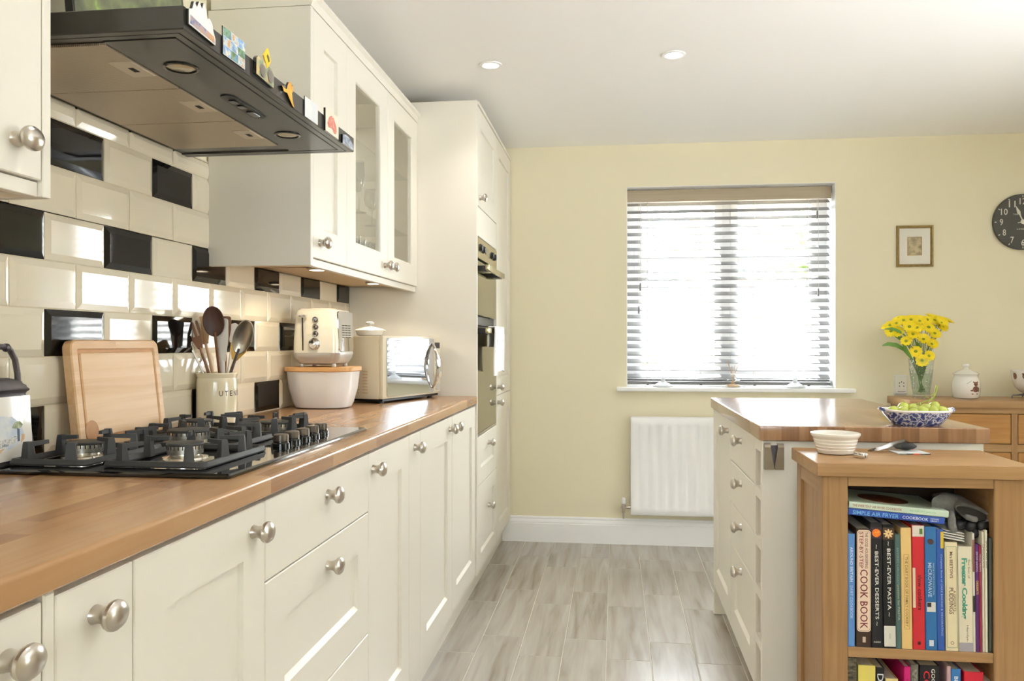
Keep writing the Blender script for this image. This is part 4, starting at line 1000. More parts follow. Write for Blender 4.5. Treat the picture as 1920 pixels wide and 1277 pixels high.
# chrome panel on the +X side, with vents
mS = T(.0895, 0, .056) @ RY(R(-2.2)) @ LEFT
sd = build('chrome_panel', MB().prism(rr2(.082, .0755, .012), -.004, .0022, mS @ T(0, .0765, 0), bev=.001), M['chrome'], to, local=True)
mb = MB()
for j in range(6):
    for i in range(3): mb.box(-.045 + .035 * i, -.020 + .035 * i, .098 - .009 * j, .101 - .009 * j, .002, .003, 0, mS)
build('vent_slots', mb, M['dark'], sd, local=True)
for x in (-.028, .028): build('bread_slot', MB().box(x - .011, x + .011, -.058, .058, .2195, .2212, .001), M['dark'], to, local=True)
mK = T(0, -.0958, .056) @ RX(R(3.0)) @ FRONT
build('lever_slot', MB().box(-.0475, -.0435, .006, .128, -.004, .0012, .0005, mK), M['black'], to, local=True)
lv = build('lever', MB().box(-.066, -.026, .132, .139, -.003, .018, .003, mK), M['chrome'], to, local=True)
for z in (.121, .094, .068):
    bt = build('button_ring', MB().lathe([(.0105, -.003), (.0105, .002), (.009, .003), (.0075, .002), (.0075, -.003)], 20, mK @ T(.004, z, 0)), M['pewter'], to, local=True)
    build('button', MB().lathe([(.007, -.003), (.007, .003), (.005, .0045), (0, .0045)], 16, mK @ T(.004, z, 0)), M['chrome'], bt, local=True)
dial = build('dial', MB().lathe([(.0225, -.004), (.0225, .001), (.020, .003), (.0185, .003), (.0175, .013), (.015, .0155), (0, .016)], 28, mK @ T(-.001, .030, 0)), M['chrome'], to, local=True)
build('dial_mark', MB().box(-.0012, .0012, .004, .014, .0155, .0165, 0, mK @ T(-.001, .030, 0) @ RZ(.7)), M['black'], dial, local=True)

# microwave, turned a little towards the room
yaw = math.atan2(.2924, .9563)     # front line direction from +Y towards +X
mw = thing('microwave', 'cream microwave with mirrored door and curved chrome handle on the worktop corner', 'microwave', (-0.935, 3.238, ZW), -yaw)
# local: +X = front, +Y = along the front towards the tall unit
L_, D_, H0, H1 = 0.468, 0.235, 0.016, 0.276
build('body', MB().box(-D_, -.020, 0, L_, H0, H1, .006, seg=3), M['microwave'], mw, local=True)
build('front_frame', MB().box(-.0195, 0, 0, L_, H0 + .002, H1 - .001, .004, seg=2), M['microwave'], mw, local=True)
mD = LEFT
dr = build('door', MB().prism([(x + .216, y + .146) for x, y in rr2(.192, .120, .006)], -.002, .0045, mD, bev=.001), M['mirror'], mw, local=True)
hp = []
for i in range(13):
    t_ = -1 + 2 * i / 12; hp.append((.006 + .030 * math.cos(t_ * PI / 2) ** .8, .392 + .0 * t_, .146 + .098 * t_))
build('handle', MB().tube([(.004, .392, .146 - .100)] + hp + [(.004, .392, .146 + .100)], [.005] + [.0055 + .004 * math.cos((-1 + 2 * i / 12) * PI / 2) for i in range(13)] + [.005], 10), M['chrome'], dr, local=True)
cp = build('control_panel', MB().prism([(x + .440, y + .146) for x, y in rr2(.027, .120, .004)], -.002, .003, mD, bev=.001), M['microwave'], mw, local=True)
build('display', MB().box(.418, .462, .222, .248, .003, .0040, 0, mD), M['black_glass'], cp, local=True)
for z in (.196, .172, .148): build('button', MB().prism([(x + .440, y + z) for x, y in rr2(.018, .008, .004)], .002, .006, mD, bev=.001), M['chrome'], cp, local=True)
build('dial', MB().lathe([(.017, .002), (.017, .006), (.015, .018), (.012, .020), (0, .020)], 22, mD @ T(.440, .104, 0)), M['microwave'], cp, local=True)
build('button', MB().prism([(x + .440, y + .050) for x, y in rr2(.018, .014, .004)], .002, .007, mD, bev=.001), M['chrome'], cp, local=True)
mb = MB()
for i in range(2):
    for j in range(8):
        mb.prism([(-.128 + x + .042 * i, .042 + y + .0125 * j) for x, y in rr2(.0135, .0028, .0025, 3)], -.0006, .0010, FRONT)
build('vent_slots', mb, M['carcass_tan'], mw, local=True)
build('base_tray', MB().box(-D_ + .01, -.006, .006, L_ - .006, .008, H0 + .002), M['black'], mw, local=True)
for x in (-D_ + .03, -.03):
    for y in (.03, L_ - .04): build('foot', MB().cyl(.012, 0, .009, 14, T(x, y, 0)), M['black'], mw, local=True)
dish = thing('lidded_dish', 'white lidded dish on top of the microwave, half hidden by the toaster', 'dish', (-1.045, 3.42, ZW + H1 + .0005))
build('dish', MB().lathe([(.045, 0), (.055, .004), (.060, .018), (.062, .022), (.058, .022), (.05, .008), (0, .006)], 32), M['ceramic'], dish, local=True)
build('lid', MB().lathe([(.066, .0222), (.069, .0235), (.066, .026), (.045, .034), (.015, .041), (.008, .043), (.008, .047), (.018, .051), (.019, .057), (.012, .061), (0, .062)], 32), M['ceramic'], dish, local=True)

# ------------------------------------------------------------------ radiator, skirting side things on the back wall
rad = thing('radiator', 'white panel radiator under the window', 'radiator', (0.66, 4.93, 0.193))
rx0, rx1, rz0, rz1, ry = 0.092, 1.23, 0.193, 0.770, 4.895
mR = T(0, ry, 0) @ FRONT
# pressed front panel: vertical flutes
pitch = 0.0566; cols = []
x = rx0 + .03
us = [rx0, rx0 + .004, rx0 + .012]
pts = [(rx0, 0)]
x = rx0 + .022
prof = [(rx0 + .003, 0.0)]
while x + pitch < rx1 - .02:
    prof += [(x, 0.0), (x + .012, -.0085), (x + .026, -.0085), (x + .038, 0.0)]
    x += pitch
prof += [(rx1 - .003, 0.0)]
zt0, zt1 = rz0 + .042, rz1 - .045
mb = MB()
rows = [[(u, rz0, -.006) for u, w in prof], [(u, rz0 + .006, 0) for u, w in prof], [(u, zt0, 0) for u, w in prof], [(u, zt0 + .014, w) for u, w in prof], [(u, zt1 - .014, w) for u, w in prof], [(u, zt1, 0) for u, w in prof], [(u, rz1 - .006, 0) for u, w in prof], [(u, rz1, -.006) for u, w in prof]]
mb.loft(rows, False, False, mR, closed=False)
build('front_panel', mb, M['rad'], rad, angle=50)
build('side_cover', MB().box(rx0 - .003, rx0 + .003, ry + .001, 4.965, rz0 + .002, rz1 - .002, .0015, seg=1), M['rad'], rad)
build('side_cover', MB().box(rx1 - .003, rx1 + .003, ry + .001, 4.965, rz0 + .002, rz1 - .002, .0015, seg=1), M['rad'], rad)
build('back_panel', MB().box(rx0 + .003, rx1 - .003, 4.955, 4.962, rz0, rz1), M['rad'], rad)
build('top_grille', MB().box(rx0 + .003, rx1 - .003, ry + .004, 4.955, rz1 - .008, rz1 - .002), M['rad'], rad)
vl = build('valve', MB().lathe([(.008, -.035), (.011, -.03), (.011, -.004), (.014, -.002), (.014, .012), (.010, .014), (.010, .022), (0, .022)], 16, T(.048, 4.925, .232)), M['nickel'], rad)
build('valve_cap', MB().lathe([(.011, .022), (.0125, .026), (.0115, .052), (.009, .056), (0, .056)], 18, T(.048, 4.925, .232)), M['upvc'], vl)
build('valve_tail', MB().tube([(.030, 4.925, .232), (.048, 4.925, .232), (.075, 4.925, .232), (.094, 4.925, .232)], [.004, .0075, .0085, .0095], 12), M['nickel'], vl)
build('pipe', MB().tube([(.048, 4.925, .20), (.048, 4.925, .18), (.048, 4.945, .165), (.048, 4.975, .163)], .006, 10), M['nickel'], vl)

# ------------------------------------------------------------------ picture, clock, socket
pf = thing('framed_picture', 'small sepia print in a gold frame on the yellow wall', 'picture', (1.7085, YB, 1.7655))
fx0, fx1, fz0, fz1 = 1.6085, 1.8085, 1.647, 1.884
def fr(d_, w): return [(fx0 + d_, fz0 + d_, w), (fx1 - d_, fz0 + d_, w), (fx1 - d_, fz1 - d_, w), (fx0 + d_, fz1 - d_, w)]
mBk = T(0, YB, 0) @ FRONT
build('frame', MB().loft([fr(0, .001), fr(0, .014), fr(.003, .018), (fr(.007, .0165)), fr(.010, .018), fr(.015, .010), fr(.016, .006)], False, False, mBk), M['gilt'], pf, angle=20)
build('mount', MB().box(fx0 + .014, fx1 - .014, fz0 + .014, fz1 - .014, .002, .007, 0, mBk), M['mount'], pf)
pw, ph = .040, .0535; pcx, pcz = 1.7075, 1.7655
def fr2(d_, w): return [(pcx - pw + d_, pcz - ph + d_, w), (pcx + pw - d_, pcz - ph + d_, w), (pcx + pw - d_, pcz + ph - d_, w), (pcx - pw + d_, pcz + ph - d_, w)]
build('inner_border', MB().loft([fr2(0, .007), fr2(0, .0085), fr2(.0035, .0085), fr2(.0035, .007)], False, False, mBk), M['gilt'], pf)
build('print', MB().box(pcx - pw + .003, pcx + pw - .003, pcz - ph + .003, pcz + ph - .003, .007, .0078, 0, mBk), M['sepia'], pf)

ck = thing('wall_clock', 'round charcoal wall clock with white numerals, cut by the right edge of view', 'clock', (2.283, YB, 1.893))
mC = T(2.283, YB, 1.893) @ FRONT
build('case', MB().lathe([(.150, .001), (.1565, .004), (.1585, .014), (.1575, .022), (.154, .024), (.1535, .0225), (0, .0225)], 72, mC), M['slate'], ck)
for i in range(1, 13):
    a = PI / 2 - i * PI / 6
    s = str(i); L_n = (.018 if len(s) == 1 else .036) * (.62 if s == '1' else 1)
    lettering(s, mC @ T(.114 * math.cos(a), .117 * math.sin(a), .0232), L_n, .036, M['clock_mark'], ck, 'numeral')
    build('hour_mark', MB().box(.140, .150, -.0022, .0022, .0225, .0232, 0, mC @ RZ(a)), M['clock_mark'], ck)
lettering('THE K', mC @ T(-.030, .043, .0232), .044, .0085, M['clock_mark'], ck, spacing=1.25)
lettering('LONDON', mC @ T(0, -.040, .0232), .062, .0085, M['clock_mark'], ck, spacing=1.25)
def hand(ang, L, w, z0):
    m = mC @ RZ(ang)
    build('hand', MB().prism([(-.030, -w * .3), (L * .45, -w * .35), (L * .58, -w), (L * .70, -w * .8), (L, 0), (L * .70, w * .8), (L * .58, w), (L * .45, w * .35), (-.030, w * .3)], z0, z0 + .0012, m), M['clock_mark'], ck)
hand(R(113), .098, .0095, .0245); hand(R(12), .125, .007, .0265)
build('hub', MB().lathe([(.013, .0235), (.013, .028), (.010, .0295), (0, .030)], 24, mC), M['clock_mark'], ck)

so = thing('wall_socket', 'white plug-in unit on the wall socket left of the flower vase', 'socket', (1.63, YB, .965))
mS_ = T(1.631, YB, .9665) @ FRONT
build('plate', MB().prism(rr2(.0365, .056, .006), 0, .009, mS_, bev=.002), M['upvc'], so)
build('unit', MB().prism(rr2(.030, .049, .006), .009, .024, mS_, bev=.003), M['plastic_white'], so)
for x, y in ((-.012, .012), (0, .018), (.012, .012), (-.012, -.006), (.012, -.006)): build('slot', MB().box(x - .0022, x + .0022, y - .0035, y + .0035, .0238, .0243, 0, mS_), M['dark'], so)
build('label_strip', MB().box(-.022, .022, -.040, -.036, .0238, .0243, 0, mS_), flat('9A9A98'), so)

# ------------------------------------------------------------------ things on the window sill
def candlestick(x, label):
    return single('candlestick', MB().lathe([(.058, 0), (.060, .004), (.056, .010), (.035, .022), (.016, .032), (.012, .042), (.013, .05), (.010, .058), (.010, .16), (.014, .168), (.010, .176), (.016, .186), (.020, .190), (.020, .205), (.013, .205), (.012, .192), (0, .192)], 28, T(x, 4.985, .9455)), M['opal'], label, 'candlestick', (x, 4.985, .9455), 'white candlesticks on the window sill')
candlestick(.281, 'white candlestick at the left of the window sill')
candlestick(1.045, 'white candlestick at the right of the window sill')
rd = thing('reed_diffuser', 'clear glass reed diffuser in the middle of the window sill', 'diffuser', (.690, 4.985, .9455))
build('bottle', MB().loft([at(rrect(.038, .028, .006, 3), 0, 0, 0), at(rrect(.040, .030, .006, 3), 0, 0, .003), at(rrect(.040, .030, .006, 3), 0, 0, .040), at(rrect(.030, .024, .008, 3), 0, 0, .048), at(rrect(.012, .012, .0115, 3), 0, 0, .054), at(rrect(.011, .011, .0105, 3), 0, 0, .068)], True, False), M['crystal'], rd, local=True)
build('collar', MB().lathe([(.0125, .066), (.0135, .068), (.0135, .078), (.011, .080), (.006, .080)], 18), M['nickel'], rd, local=True)
build('oil', MB().box(-.035, .035, -.025, .025, .004, .018, .003), mat('scent oil', 'D9B48A', .1), rd, local=True)
for dx, dy, h in ((-.030, .004, .155), (.034, .002, .145), (.012, .006, .130), (-.008, -.004, .118)):
    build('reed', MB().tube([(-dx * .4, 0, .01), (dx, dy, h)], .0018, 6), M['wood_pale'], rd, local=True)

# ------------------------------------------------------------------ sideboard against the back wall
sb = thing('sideboard', 'oak sideboard with drawers against the back wall under the clock', 'sideboard', (2.2, 4.79, 0))
sx0, sx1, sfy, sby, stz = 1.551, 2.95, 4.597, 4.960, 0.9055
build('top', MB().box(sx0, sx1, sfy, sby, .866, stz, .004), M['oak_h'], sb)
mSB = T(0, sfy + .014, 0) @ FRONT
build('side_panel', MB().box(sx0 + .018, sx0 + .04, sfy + .05, sby - .005, .03, .8655, .001), M['oak_v'], sb)
build('side_panel', MB().box(sx1 - .04, sx1 - .018, sfy + .05, sby - .005, .03, .8655, .001), M['oak_v'], sb)
build('back_panel', MB().box(sx0 + .04, sx1 - .04, sby - .02, sby - .01, .03, .8655), M['oak_back'], sb)
for z0, z1 in ((.836, .8655), (.634, .675), (.36, .395), (.05, .10)):
    build('rail', MB().box(sx0 + .062, sx1 - .062, z0, z1, -.02, -.002, .001, mSB, 1), M['oak_h'], sb)
for x in (sx0 + .016, sx1 - .062): build('corner_post', MB().box(x, x + .046, 0.0, .8655, -.05, 0, .002, mSB, 1), M['oak_v'], sb)
stiles = [2.066, 2.50]
for x in stiles: build('stile', MB().box(x, x + .031, .10, .836, -.02, -.0015, .001, mSB, 1), M['oak_v'], sb)
xs_ = [sx0 + .062, 2.066, 2.097, 2.50, 2.531, sx1 - .062]
for (a_, b_) in zip(xs_[0::2], xs_[1::2]):
    for z0, z1 in ((.675, .836), (.395, .634), (.10, .36)):
        dr_ = build('drawer', MB().slab(a_ + .003, b_ - .003, z0 + .003, z1 - .003, .018, T(0, sfy + .033, 0) @ FRONT), M['oak_dark'], sb)
        if a_ > 2.0: build('knob', MB().lathe([(.007, 0), (.006, .008), (.013, .018), (.011, .024), (0, .026)], 16, T(0, sfy + .015, 0) @ FRONT @ T((a_ + b_) / 2, (z0 + z1) / 2, 0)), M['nickel'], dr_)
ZS = stz + .0005
# vase with flowers
vx, vy = 1.662, 4.745
vase = thing('flower_vase', 'cut crystal vase full of yellow flowers on the sideboard', 'vase', (vx, vy, ZS))
build('body', MB().lathe([(.043, 0), (.046, .003), (.046, .014), (.043, .018), (.047, .05), (.053, .10), (.060, .16), (.066, .216), (.0665, .219), (.0640, .219), (.058, .16), (.050, .10), (.044, .05), (.040, .022), (0, .020)], 40), M['crystal'], vase, local=True)
mb = MB()
for i in range(16):
    a = 2 * PI * i / 16
    mb.tube([(.0470 * math.cos(a), .0470 * math.sin(a), .05), (.0532 * math.cos(a + .2), .0532 * math.sin(a + .2), .10), (.0600 * math.cos(a + .4), .0600 * math.sin(a + .4), .158)], .0012, 5)
    mb.tube([(.0470 * math.cos(a), .0470 * math.sin(a), .05), (.0532 * math.cos(a - .2), .0532 * math.sin(a - .2), .10), (.0600 * math.cos(a - .4), .0600 * math.sin(a - .4), .158)], .0012, 5)
o = build('cut_pattern', mb, M['crystal'], vase, local=True); o['kind'] = 'stuff'
build('water', MB().lathe([(.0395, .024), (.043, .05), (.049, .10), (.054, .135), (0, .135)], 32), M['water'], vase, local=True)
rf = random.Random(11)
def petals_mesh(n, r, cup):
    mb = MB()
    for layer in range(2):
        for i in range(n):
            a = 2 * PI * (i + .5 * layer) / n + rf.uniform(-.08, .08); rr_ = r * (1 - .12 * layer) * rf.uniform(.93, 1.05); w = r * .19
            c_ = cup + .10 * layer
            pr_ = []
            for t_, ww in ((.12, .35), (.45, .9), (.78, 1.0), (.97, .55)):
                z = rr_ * t_ * c_ + .0015 * layer - (.10 * r * t_ * t_)
                pr_.append([(rr_ * t_, -w * ww, z), (rr_ * t_, 0, z - .0012), (rr_ * t_, w * ww, z), (rr_ * t_, 0, z + .0006)])
            mb.loft(pr_, True, True, RZ(a))
    return mb
pm = []
for cup in (.08, .25, .5):
    mb = petals_mesh(12, .034, cup); me = bpy.data.meshes.new('petals'); bmesh.ops.recalc_face_normals(mb.bm, faces=mb.bm.faces); mb.bm.to_mesh(me); mb.bm.free(); me.materials.append(M['petal']); pm.append(me)
mb = MB().lathe([(.0082, -.001), (.009, .002), (.0072, .0055), (0, .0062)], 14); em = bpy.data.meshes.new('eye'); mb.bm.to_mesh(em); mb.bm.free(); em.materials.append(M['flower_eye'])
# flower heads: pixel-measured spread turned into places round the vase mouth
heads = []
front = [(1697, 640, -.03, 'pos'), (1717, 659, -.045, 0), (1699, 640, -.05, 0), (1731, 637, -.05, 0), (1741, 614, -.04, 0), (1752, 626, -.03, 0), (1746, 646, -.03, 0), (1705, 613, -.05, 0), (1712, 627, -.055, 0), (1681, 607, -.02, 0), (1669, 610, 0, 0), (1662, 613, .02, 0), (1764, 606, -.01, 0), (1768, 612, .01, 0), (1729, 676, -.05, 0), (1741, 668, -.04, 0), (1694, 601, -.01, 0), (1708, 600, -.02, 0), (1724, 603, -.03, 0), (1738, 600, -.01, 0), (1752, 601, 0, 0), (1761, 599, .02, 0), (1683, 622, -.03, 0), (1719, 615, -.055, 0), (1775, 604, .02, 0), (1686, 597, .03, 0), (1716, 596, .03, 0), (1746, 596, .04, 0), (1671, 621, -.02, 0), (1702, 606, .04, 0), (1730, 607, .05, 0), (1757, 612, .05, 0)]
for i, (hx_, hy2, dy, _) in enumerate(front[1:]):
    p = Vector(dirto(hx_, hy2, vy + dy)); p0 = Vector((vx, vy, ZS))
    nrm = (p - Vector((vx, vy, ZS + .20))).normalized(); nrm = (nrm + Vector((-.1, -1.25, .15))).normalized() if dy < .02 else (nrm + Vector((0, -.5, .3))).normalized()
    tag_l = 'yellow daisy flower standing in the crystal vase'
    if hy2 > 672: tag_l = 'lowest yellow flower, hanging over the rim of the crystal vase' if i == 13 else tag_l
    o = bpy.data.objects.new('flower', None); C.objects.link(o); o.location = p; o.empty_display_size = .02
    q = nrm.to_track_quat('Z', 'Y')
    W[o.name] = T(*p); tag(o, tag_l, 'flower', 'yellow flowers in the crystal vase')
    sc_ = rf.uniform(.92, 1.12)
    c1 = bpy.data.objects.new('petals', pm[i % 3]); C.objects.link(c1); c1.parent = o; c1.scale = (sc_,) * 3; c1.rotation_euler = q.to_euler()
    c2 = bpy.data.objects.new('eye', em); C.objects.link(c2); c2.parent = o; c2.location = q @ Vector((0, 0, .001)); c2.rotation_euler = q.to_euler()
    mo = Vector((vx + (p.x - vx) * .30, vy + (p.y - vy) * .5, ZS + .215)); bo = Vector((vx - (p.x - vx) * .12, vy - (p.y - vy) * .2, ZS + .035))
    mid = (mo + p) / 2 + Vector((0, 0, .012)); mid.x = (mo.x * .6 + p.x * .4)
    build('stem', MB().tube([tuple(bo), tuple((bo + mo) / 2), tuple(mo), tuple(mid), tuple(p - nrm * .012), tuple(p - nrm * .002)], .0017, 6), M['stem'], o)
def leaf(parent, pts, w, th=.0012):
    mb = MB(); rings = []
    n = len(pts)
    for i, p in enumerate(pts):
        t_ = i / (n - 1); ww = w * math.sin(PI * min(.97, max(.06, t_ * .94 + .04))) ** .7
        d = (Vector(pts[min(i + 1, n - 1)]) - Vector(pts[max(i - 1, 0)])).normalized(); s_ = d.cross(Vector((.2, -1, .4))).normalized(); p = Vector(p)
        rings.append([tuple(p - s_ * ww), tuple(p + Vector((0, th, -th))), tuple(p + s_ * ww), tuple(p - Vector((0, th, -th)))])
    return build('leaf', mb.loft(rings, True, True), M['leafgreen'], parent, angle=70)
ls = thing('leafy_stem', 'long green leaves arching out to the left of the yellow flowers', 'leaves', (vx, vy, ZS + .05))
build('stem', MB().tube([(vx, vy, ZS + .03), (vx - .03, vy - .01, ZS + .19), (vx - .05, vy - .015, ZS + .25), dirto(1690, 632, vy - .02)], .0025, 7), M['stem'], ls)
leaf(ls, [dirto(1708, 672, vy - .03), dirto(1695, 655, vy - .04), dirto(1680, 647, vy - .05), dirto(1665, 645, vy - .05), dirto(1654, 648, vy - .05)], .014)
leaf(ls, [dirto(1712, 676, vy - .045), dirto(1704, 664, vy - .06), dirto(1697, 652, vy - .065), dirto(1692, 645, vy - .07)], .011)
leaf(ls, [dirto(1698, 630, vy - .04), dirto(1686, 621, vy - .05), dirto(1672, 616, vy - .05), dirto(1659, 617, vy - .05)], .010)
leaf(ls, [dirto(1700, 645, vy - .03), dirto(1690, 637, vy - .035), dirto(1680, 630, vy - .035), dirto(1672, 627, vy - .035)], .010)
leaf(ls, [dirto(1722, 668, vy - .03), dirto(1724, 655, vy - .035), dirto(1722, 645, vy - .03), dirto(1716, 640, vy - .03)], .009)
# cookie jar
jr = thing('biscuit_jar', 'white lidded jar with a brown teddy bear picture on the sideboard', 'jar', (1.905, 4.775, ZS))
build('body', MB().lathe([(.052, 0), (.060, .003), (.062, .006), (.066, .012), (.0705, .035), (.0715, .070), (.069, .095), (.061, .113), (.058, .118), (.059, .127), (.062, .130), (.054, .130), (.054, .11), (.062, .09), (.064, .03), (0, .01)], 40), M['ceramic'], jr, local=True)
build('lid', MB().lathe([(.064, .1305), (.066, .133), (.064, .137), (.045, .148), (.020, .158), (.012, .161), (.012, .168), (.020, .175), (.021, .182), (.016, .188), (0, .190)], 36), M['ceramic'], jr, local=True)
M['bear_fur'] = picture('brown teddy print', [(0.35, '5E3D33'), (0.55, '8A5D4C'), (0.7, 'A87A66')], 160, 3.0)
def on_cyl(parent, shapes, r_of_z, a0, mtl, name):
    mb = MB()
    for cx, cz, rx, rz in shapes:
        n = 14; ring = []
        c_ = []
        for i in range(n):
            t_ = 2 * PI * i / n; z = cz + rz * math.sin(t_); a = a0 + (cx + rx * math.cos(t_)) / .07; r = r_of_z(z) + .0006
            ring.append((r * math.cos(a), r * math.sin(a), z))
        z = cz; a = a0 + cx / .07; r = r_of_z(z) + .0012
        inner = [((r) * math.cos(a0 + (cx + rx * .5 * math.cos(2 * PI * i / n)) / .07), r * math.sin(a0 + (cx + rx * .5 * math.cos(2 * PI * i / n)) / .07), cz + rz * .5 * math.sin(2 * PI * i / n)) for i in range(n)]
        mb.loft([ring, inner], False, True)
    return build(name, mb, mtl, parent, local=True)
rj = lambda z: .0660 + .0055 * (1 - ((z - .065) / .045) ** 2)
a0 = math.atan2(-1, .02) - .12 + .38
on_cyl(jr, [(.005, .081, .013, .0115), (-.007, .091, .0045, .004), (.016, .091, .0045, .004), (.004, .052, .018, .018), (-.015, .046, .010, .005), (-.013, .030, .012, .008), (.016, .030, .012, .008), (.022, .050, .006, .013)], rj, a0, M['bear_fur'], 'teddy_picture')
on_cyl(jr, [(-.040 + .004 * i, .083 + .003 * i, .0026, .0010) for i in range(6)] + [(-.040 + .003 * i, .028 - .0008 * i, .0025, .0010) for i in range(4)], rj, a0, flat('6E6A68'), 'script_lettering')
# bowl on a little stand at the right edge
st = thing('bowl_stand', 'low dark metal stand under the white bowl at the right edge', 'stand', (2.245, 4.78, ZS))
build('ring', MB().tube([(.062 * math.cos(2 * PI * i / 28), .062 * math.sin(2 * PI * i / 28), .020) for i in range(29)], .003, 8), M['pewter'], st, local=True)
for a in (PI * 1.02, PI * 1.5, PI * .5, 0):
    build('leg', MB().tube([(.062 * math.cos(a), .062 * math.sin(a), .020), (.098 * math.cos(a), .098 * math.sin(a), .020), (.104 * math.cos(a), .104 * math.sin(a), .014), (.104 * math.cos(a), .104 * math.sin(a), .002)], .0035, 8), M['pewter'], st, local=True)
bw = thing('china_bowl', 'white china bowl with a brown bear face on the metal stand', 'bowl', (2.245, 4.78, ZS + .0235))
build('body', MB().lathe([(.036, 0), (.038, .003), (.040, .006), (.060, .016), (.082, .040), (.094, .075), (.099, .118), (.100, .130), (.098, .131), (.0965, .118), (.090, .075), (.076, .04), (.05, .014), (0, .009)], 48), M['ceramic'], bw, local=True)
rbw = lambda z: .094 + (z - .075) * .12
for sh in ([(-.030, .100, .0125, .017), (-.039, .113, .004, .005), (-.021, .113, .004, .005)], [(-.075, .100, .010, .018)], [(.02, .100, .0125, .017)]): on_cyl(bw, sh, rbw, -PI / 2 - .3, M['bear_fur'], 'bear_picture')

# ------------------------------------------------------------------ kitchen island
iy0, iy1, ix0, ix1 = 2.540, 3.765, 0.436, 1.062
isl = thing('kitchen_island', 'cream kitchen island with drawers and wine rack in the middle of the room', 'kitchen island', (.75, 3.15, 0))
mI = T(ix0 + DT, 0, 0) @ ISL
build('carcass', MB().box(ix0 + DT + .001, ix1 - .02, 2.676, iy1 - .02, .128, .917), M['carcass'], isl)
build('end_panel', MB().box(ix0, ix1, iy0, iy0 + .019, 0.0, .917, .0015, seg=1), M['cream'], isl)
build('end_panel', MB().box(ix0, ix1, iy1 - .019, iy1, 0.0, .917, .0015, seg=1), M['cream'], isl)
build('back_panel', MB().box(ix1 - .0195, ix1, iy0 + .02, iy1 - .0195, 0.0, .917), M['cream'], isl)
build('plinth', MB().box(.492, .508, iy0 + .02, iy1 - .02, 0.0, .127), M['cream'], isl)
d = build('door', MB().shaker(-(iy1 - .0195), -(3.212), ZD0, .915, DT, .088, m=mI), M['cream'], isl); knob(d, mI, -3.285, .868, DT)
for z0, z1, kz, sh in ((.766, .915, .868, 0), (.609, .763, .718, 0), (.456, .606, .566, 0), (ZD0, .453, .410, 1)):
    mbx = MB().shaker(-3.209, -2.677, z0, z1, DT, .088, m=mI) if sh else MB().slab(-3.209, -2.677, z0, z1, DT, mI)
    d = build('drawer', mbx, M['cream'], isl); knob(d, mI, -2.945, kz, DT)
# wine rack: front board with five openings
ho = [(.765, .880), (.612, .733), (.460, .582), (.305, .430), (.155, .277)]
hyA, hyB = 2.562, 2.648
mb = MB(); mbw = MB()
zz = [ZD0] + sum([list(h) for h in reversed(ho)], []) + [.917]
yA, yB = 2.5595, 2.6755
mb.box(-yB, -hyB, ZD0, .917, 0, DT, 0, mI); mb.box(-hyA, -yA, ZD0, .917, 0, DT, 0, mI)
for a_, b_ in zip(zz[0::2], zz[1::2]): mb.box(-hyB, -hyA, a_, b_, 0, DT, 0, mI)
build('wine_rack_front', mb, M['cream'], isl)
build('rack_side', MB().box(ix0 + DT, .95, 2.650, 2.6755, ZD0, .917), M['lid_wood'], isl)
build('rack_side', MB().box(ix0 + DT, .95, 2.5595, 2.5615, ZD0, .917), M['lid_wood'], isl)
for h in ho: build('rack_shelf', MB().box(ix0 + DT, .95, 2.562, 2.6495, h[0] - .012, h[0]), M['lid_wood'], isl)
build('rack_back', MB().box(.95, .955, 2.5595, 2.6755, ZD0, .917), M['oak_back'], isl)
def bottle(z, col, label):
    t = thing('wine_bottle', label, 'bottle', (.56, 2.606, z), group='bottles lying in the wine rack')
    m = T(0, 0, .0385) @ RY(PI / 2)
    build('glass', MB().lathe([(.0375, .29), (.0375, .10), (.034, .085), (.016, .05), (.0145, .02), (.0145, 0.0)], 24, m), flat(col, .1), t, local=True)
    build('capsule', MB().lathe([(.0155, .045), (.0155, -.002), (.012, -.004), (0, -.004)], 18, m), flat('1A1A1A' if col != 'C98C7A' else 'D9A593', .3), t, local=True)
bottle(.6125, 'C98C7A', 'bottle with a pale pink neck in the second opening of the wine rack')
bottle(.4605, 'AEB1AE', 'bottle with a grey body in the third opening of the wine rack')
bottle(.3055, '1C221C', 'dark bottle in the fourth opening of the wine rack')
single('worktop', MB().box(.4265, 1.0745, 2.526, 3.790, .918, .963, .005, seg=3), M['worktop_island'], 'brown block worktop on top of the kitchen island', 'worktop', (.75, 3.15, .94))
# towel gripper on the end panel
tg = thing('towel_holder', 'brushed steel towel gripper hooked under the island worktop end', 'towel holder', (.468, iy0, .87))
mG = T(0, iy0, 0) @ FRONT
xg0, xg1, zg0, zg1, xm = .4405, .4965, .833, .905, .4685
def jaw(sgn):
    xe = xg0 if sgn < 0 else xg1
    mb = MB().prism([(xe, .900), (xm + sgn * .0105, .900), (xm + sgn * .0008, zg0 + .008), (xm + sgn * .0008, zg0), (xe, zg0)], .0200, .0214, mG)
    cur = [(.900, .0214), (.9065, .0195), (.9105, .0145), (.9110, .008), (.9080, .002), (.9065, .0028), (.9094, .008), (.9090, .0138), (.9055, .0182), (.900, .0200)]
    return mb.loft([[(x, z, w) for z, w in cur] for x in (xe, xm + sgn * .0105)], True, True, mG)
M['grip'] = mat('brushed brown steel', '9C9486', 0.3, 1.0, vary=0.06, vscale=50)
build('jaw', jaw(-1), M['grip'], tg); build('jaw', jaw(1), M['grip'], tg)
build('backplate', MB().box(xg0 + .001, xg1 - .001, zg0, .9035, 0, .002, .0004, mG, 1), M['pewter'], tg)
build('side_bend', MB().box(xg0, xg0 + .0014, zg0, .905, .001, .0199, 0, mG), M['grip'], tg)

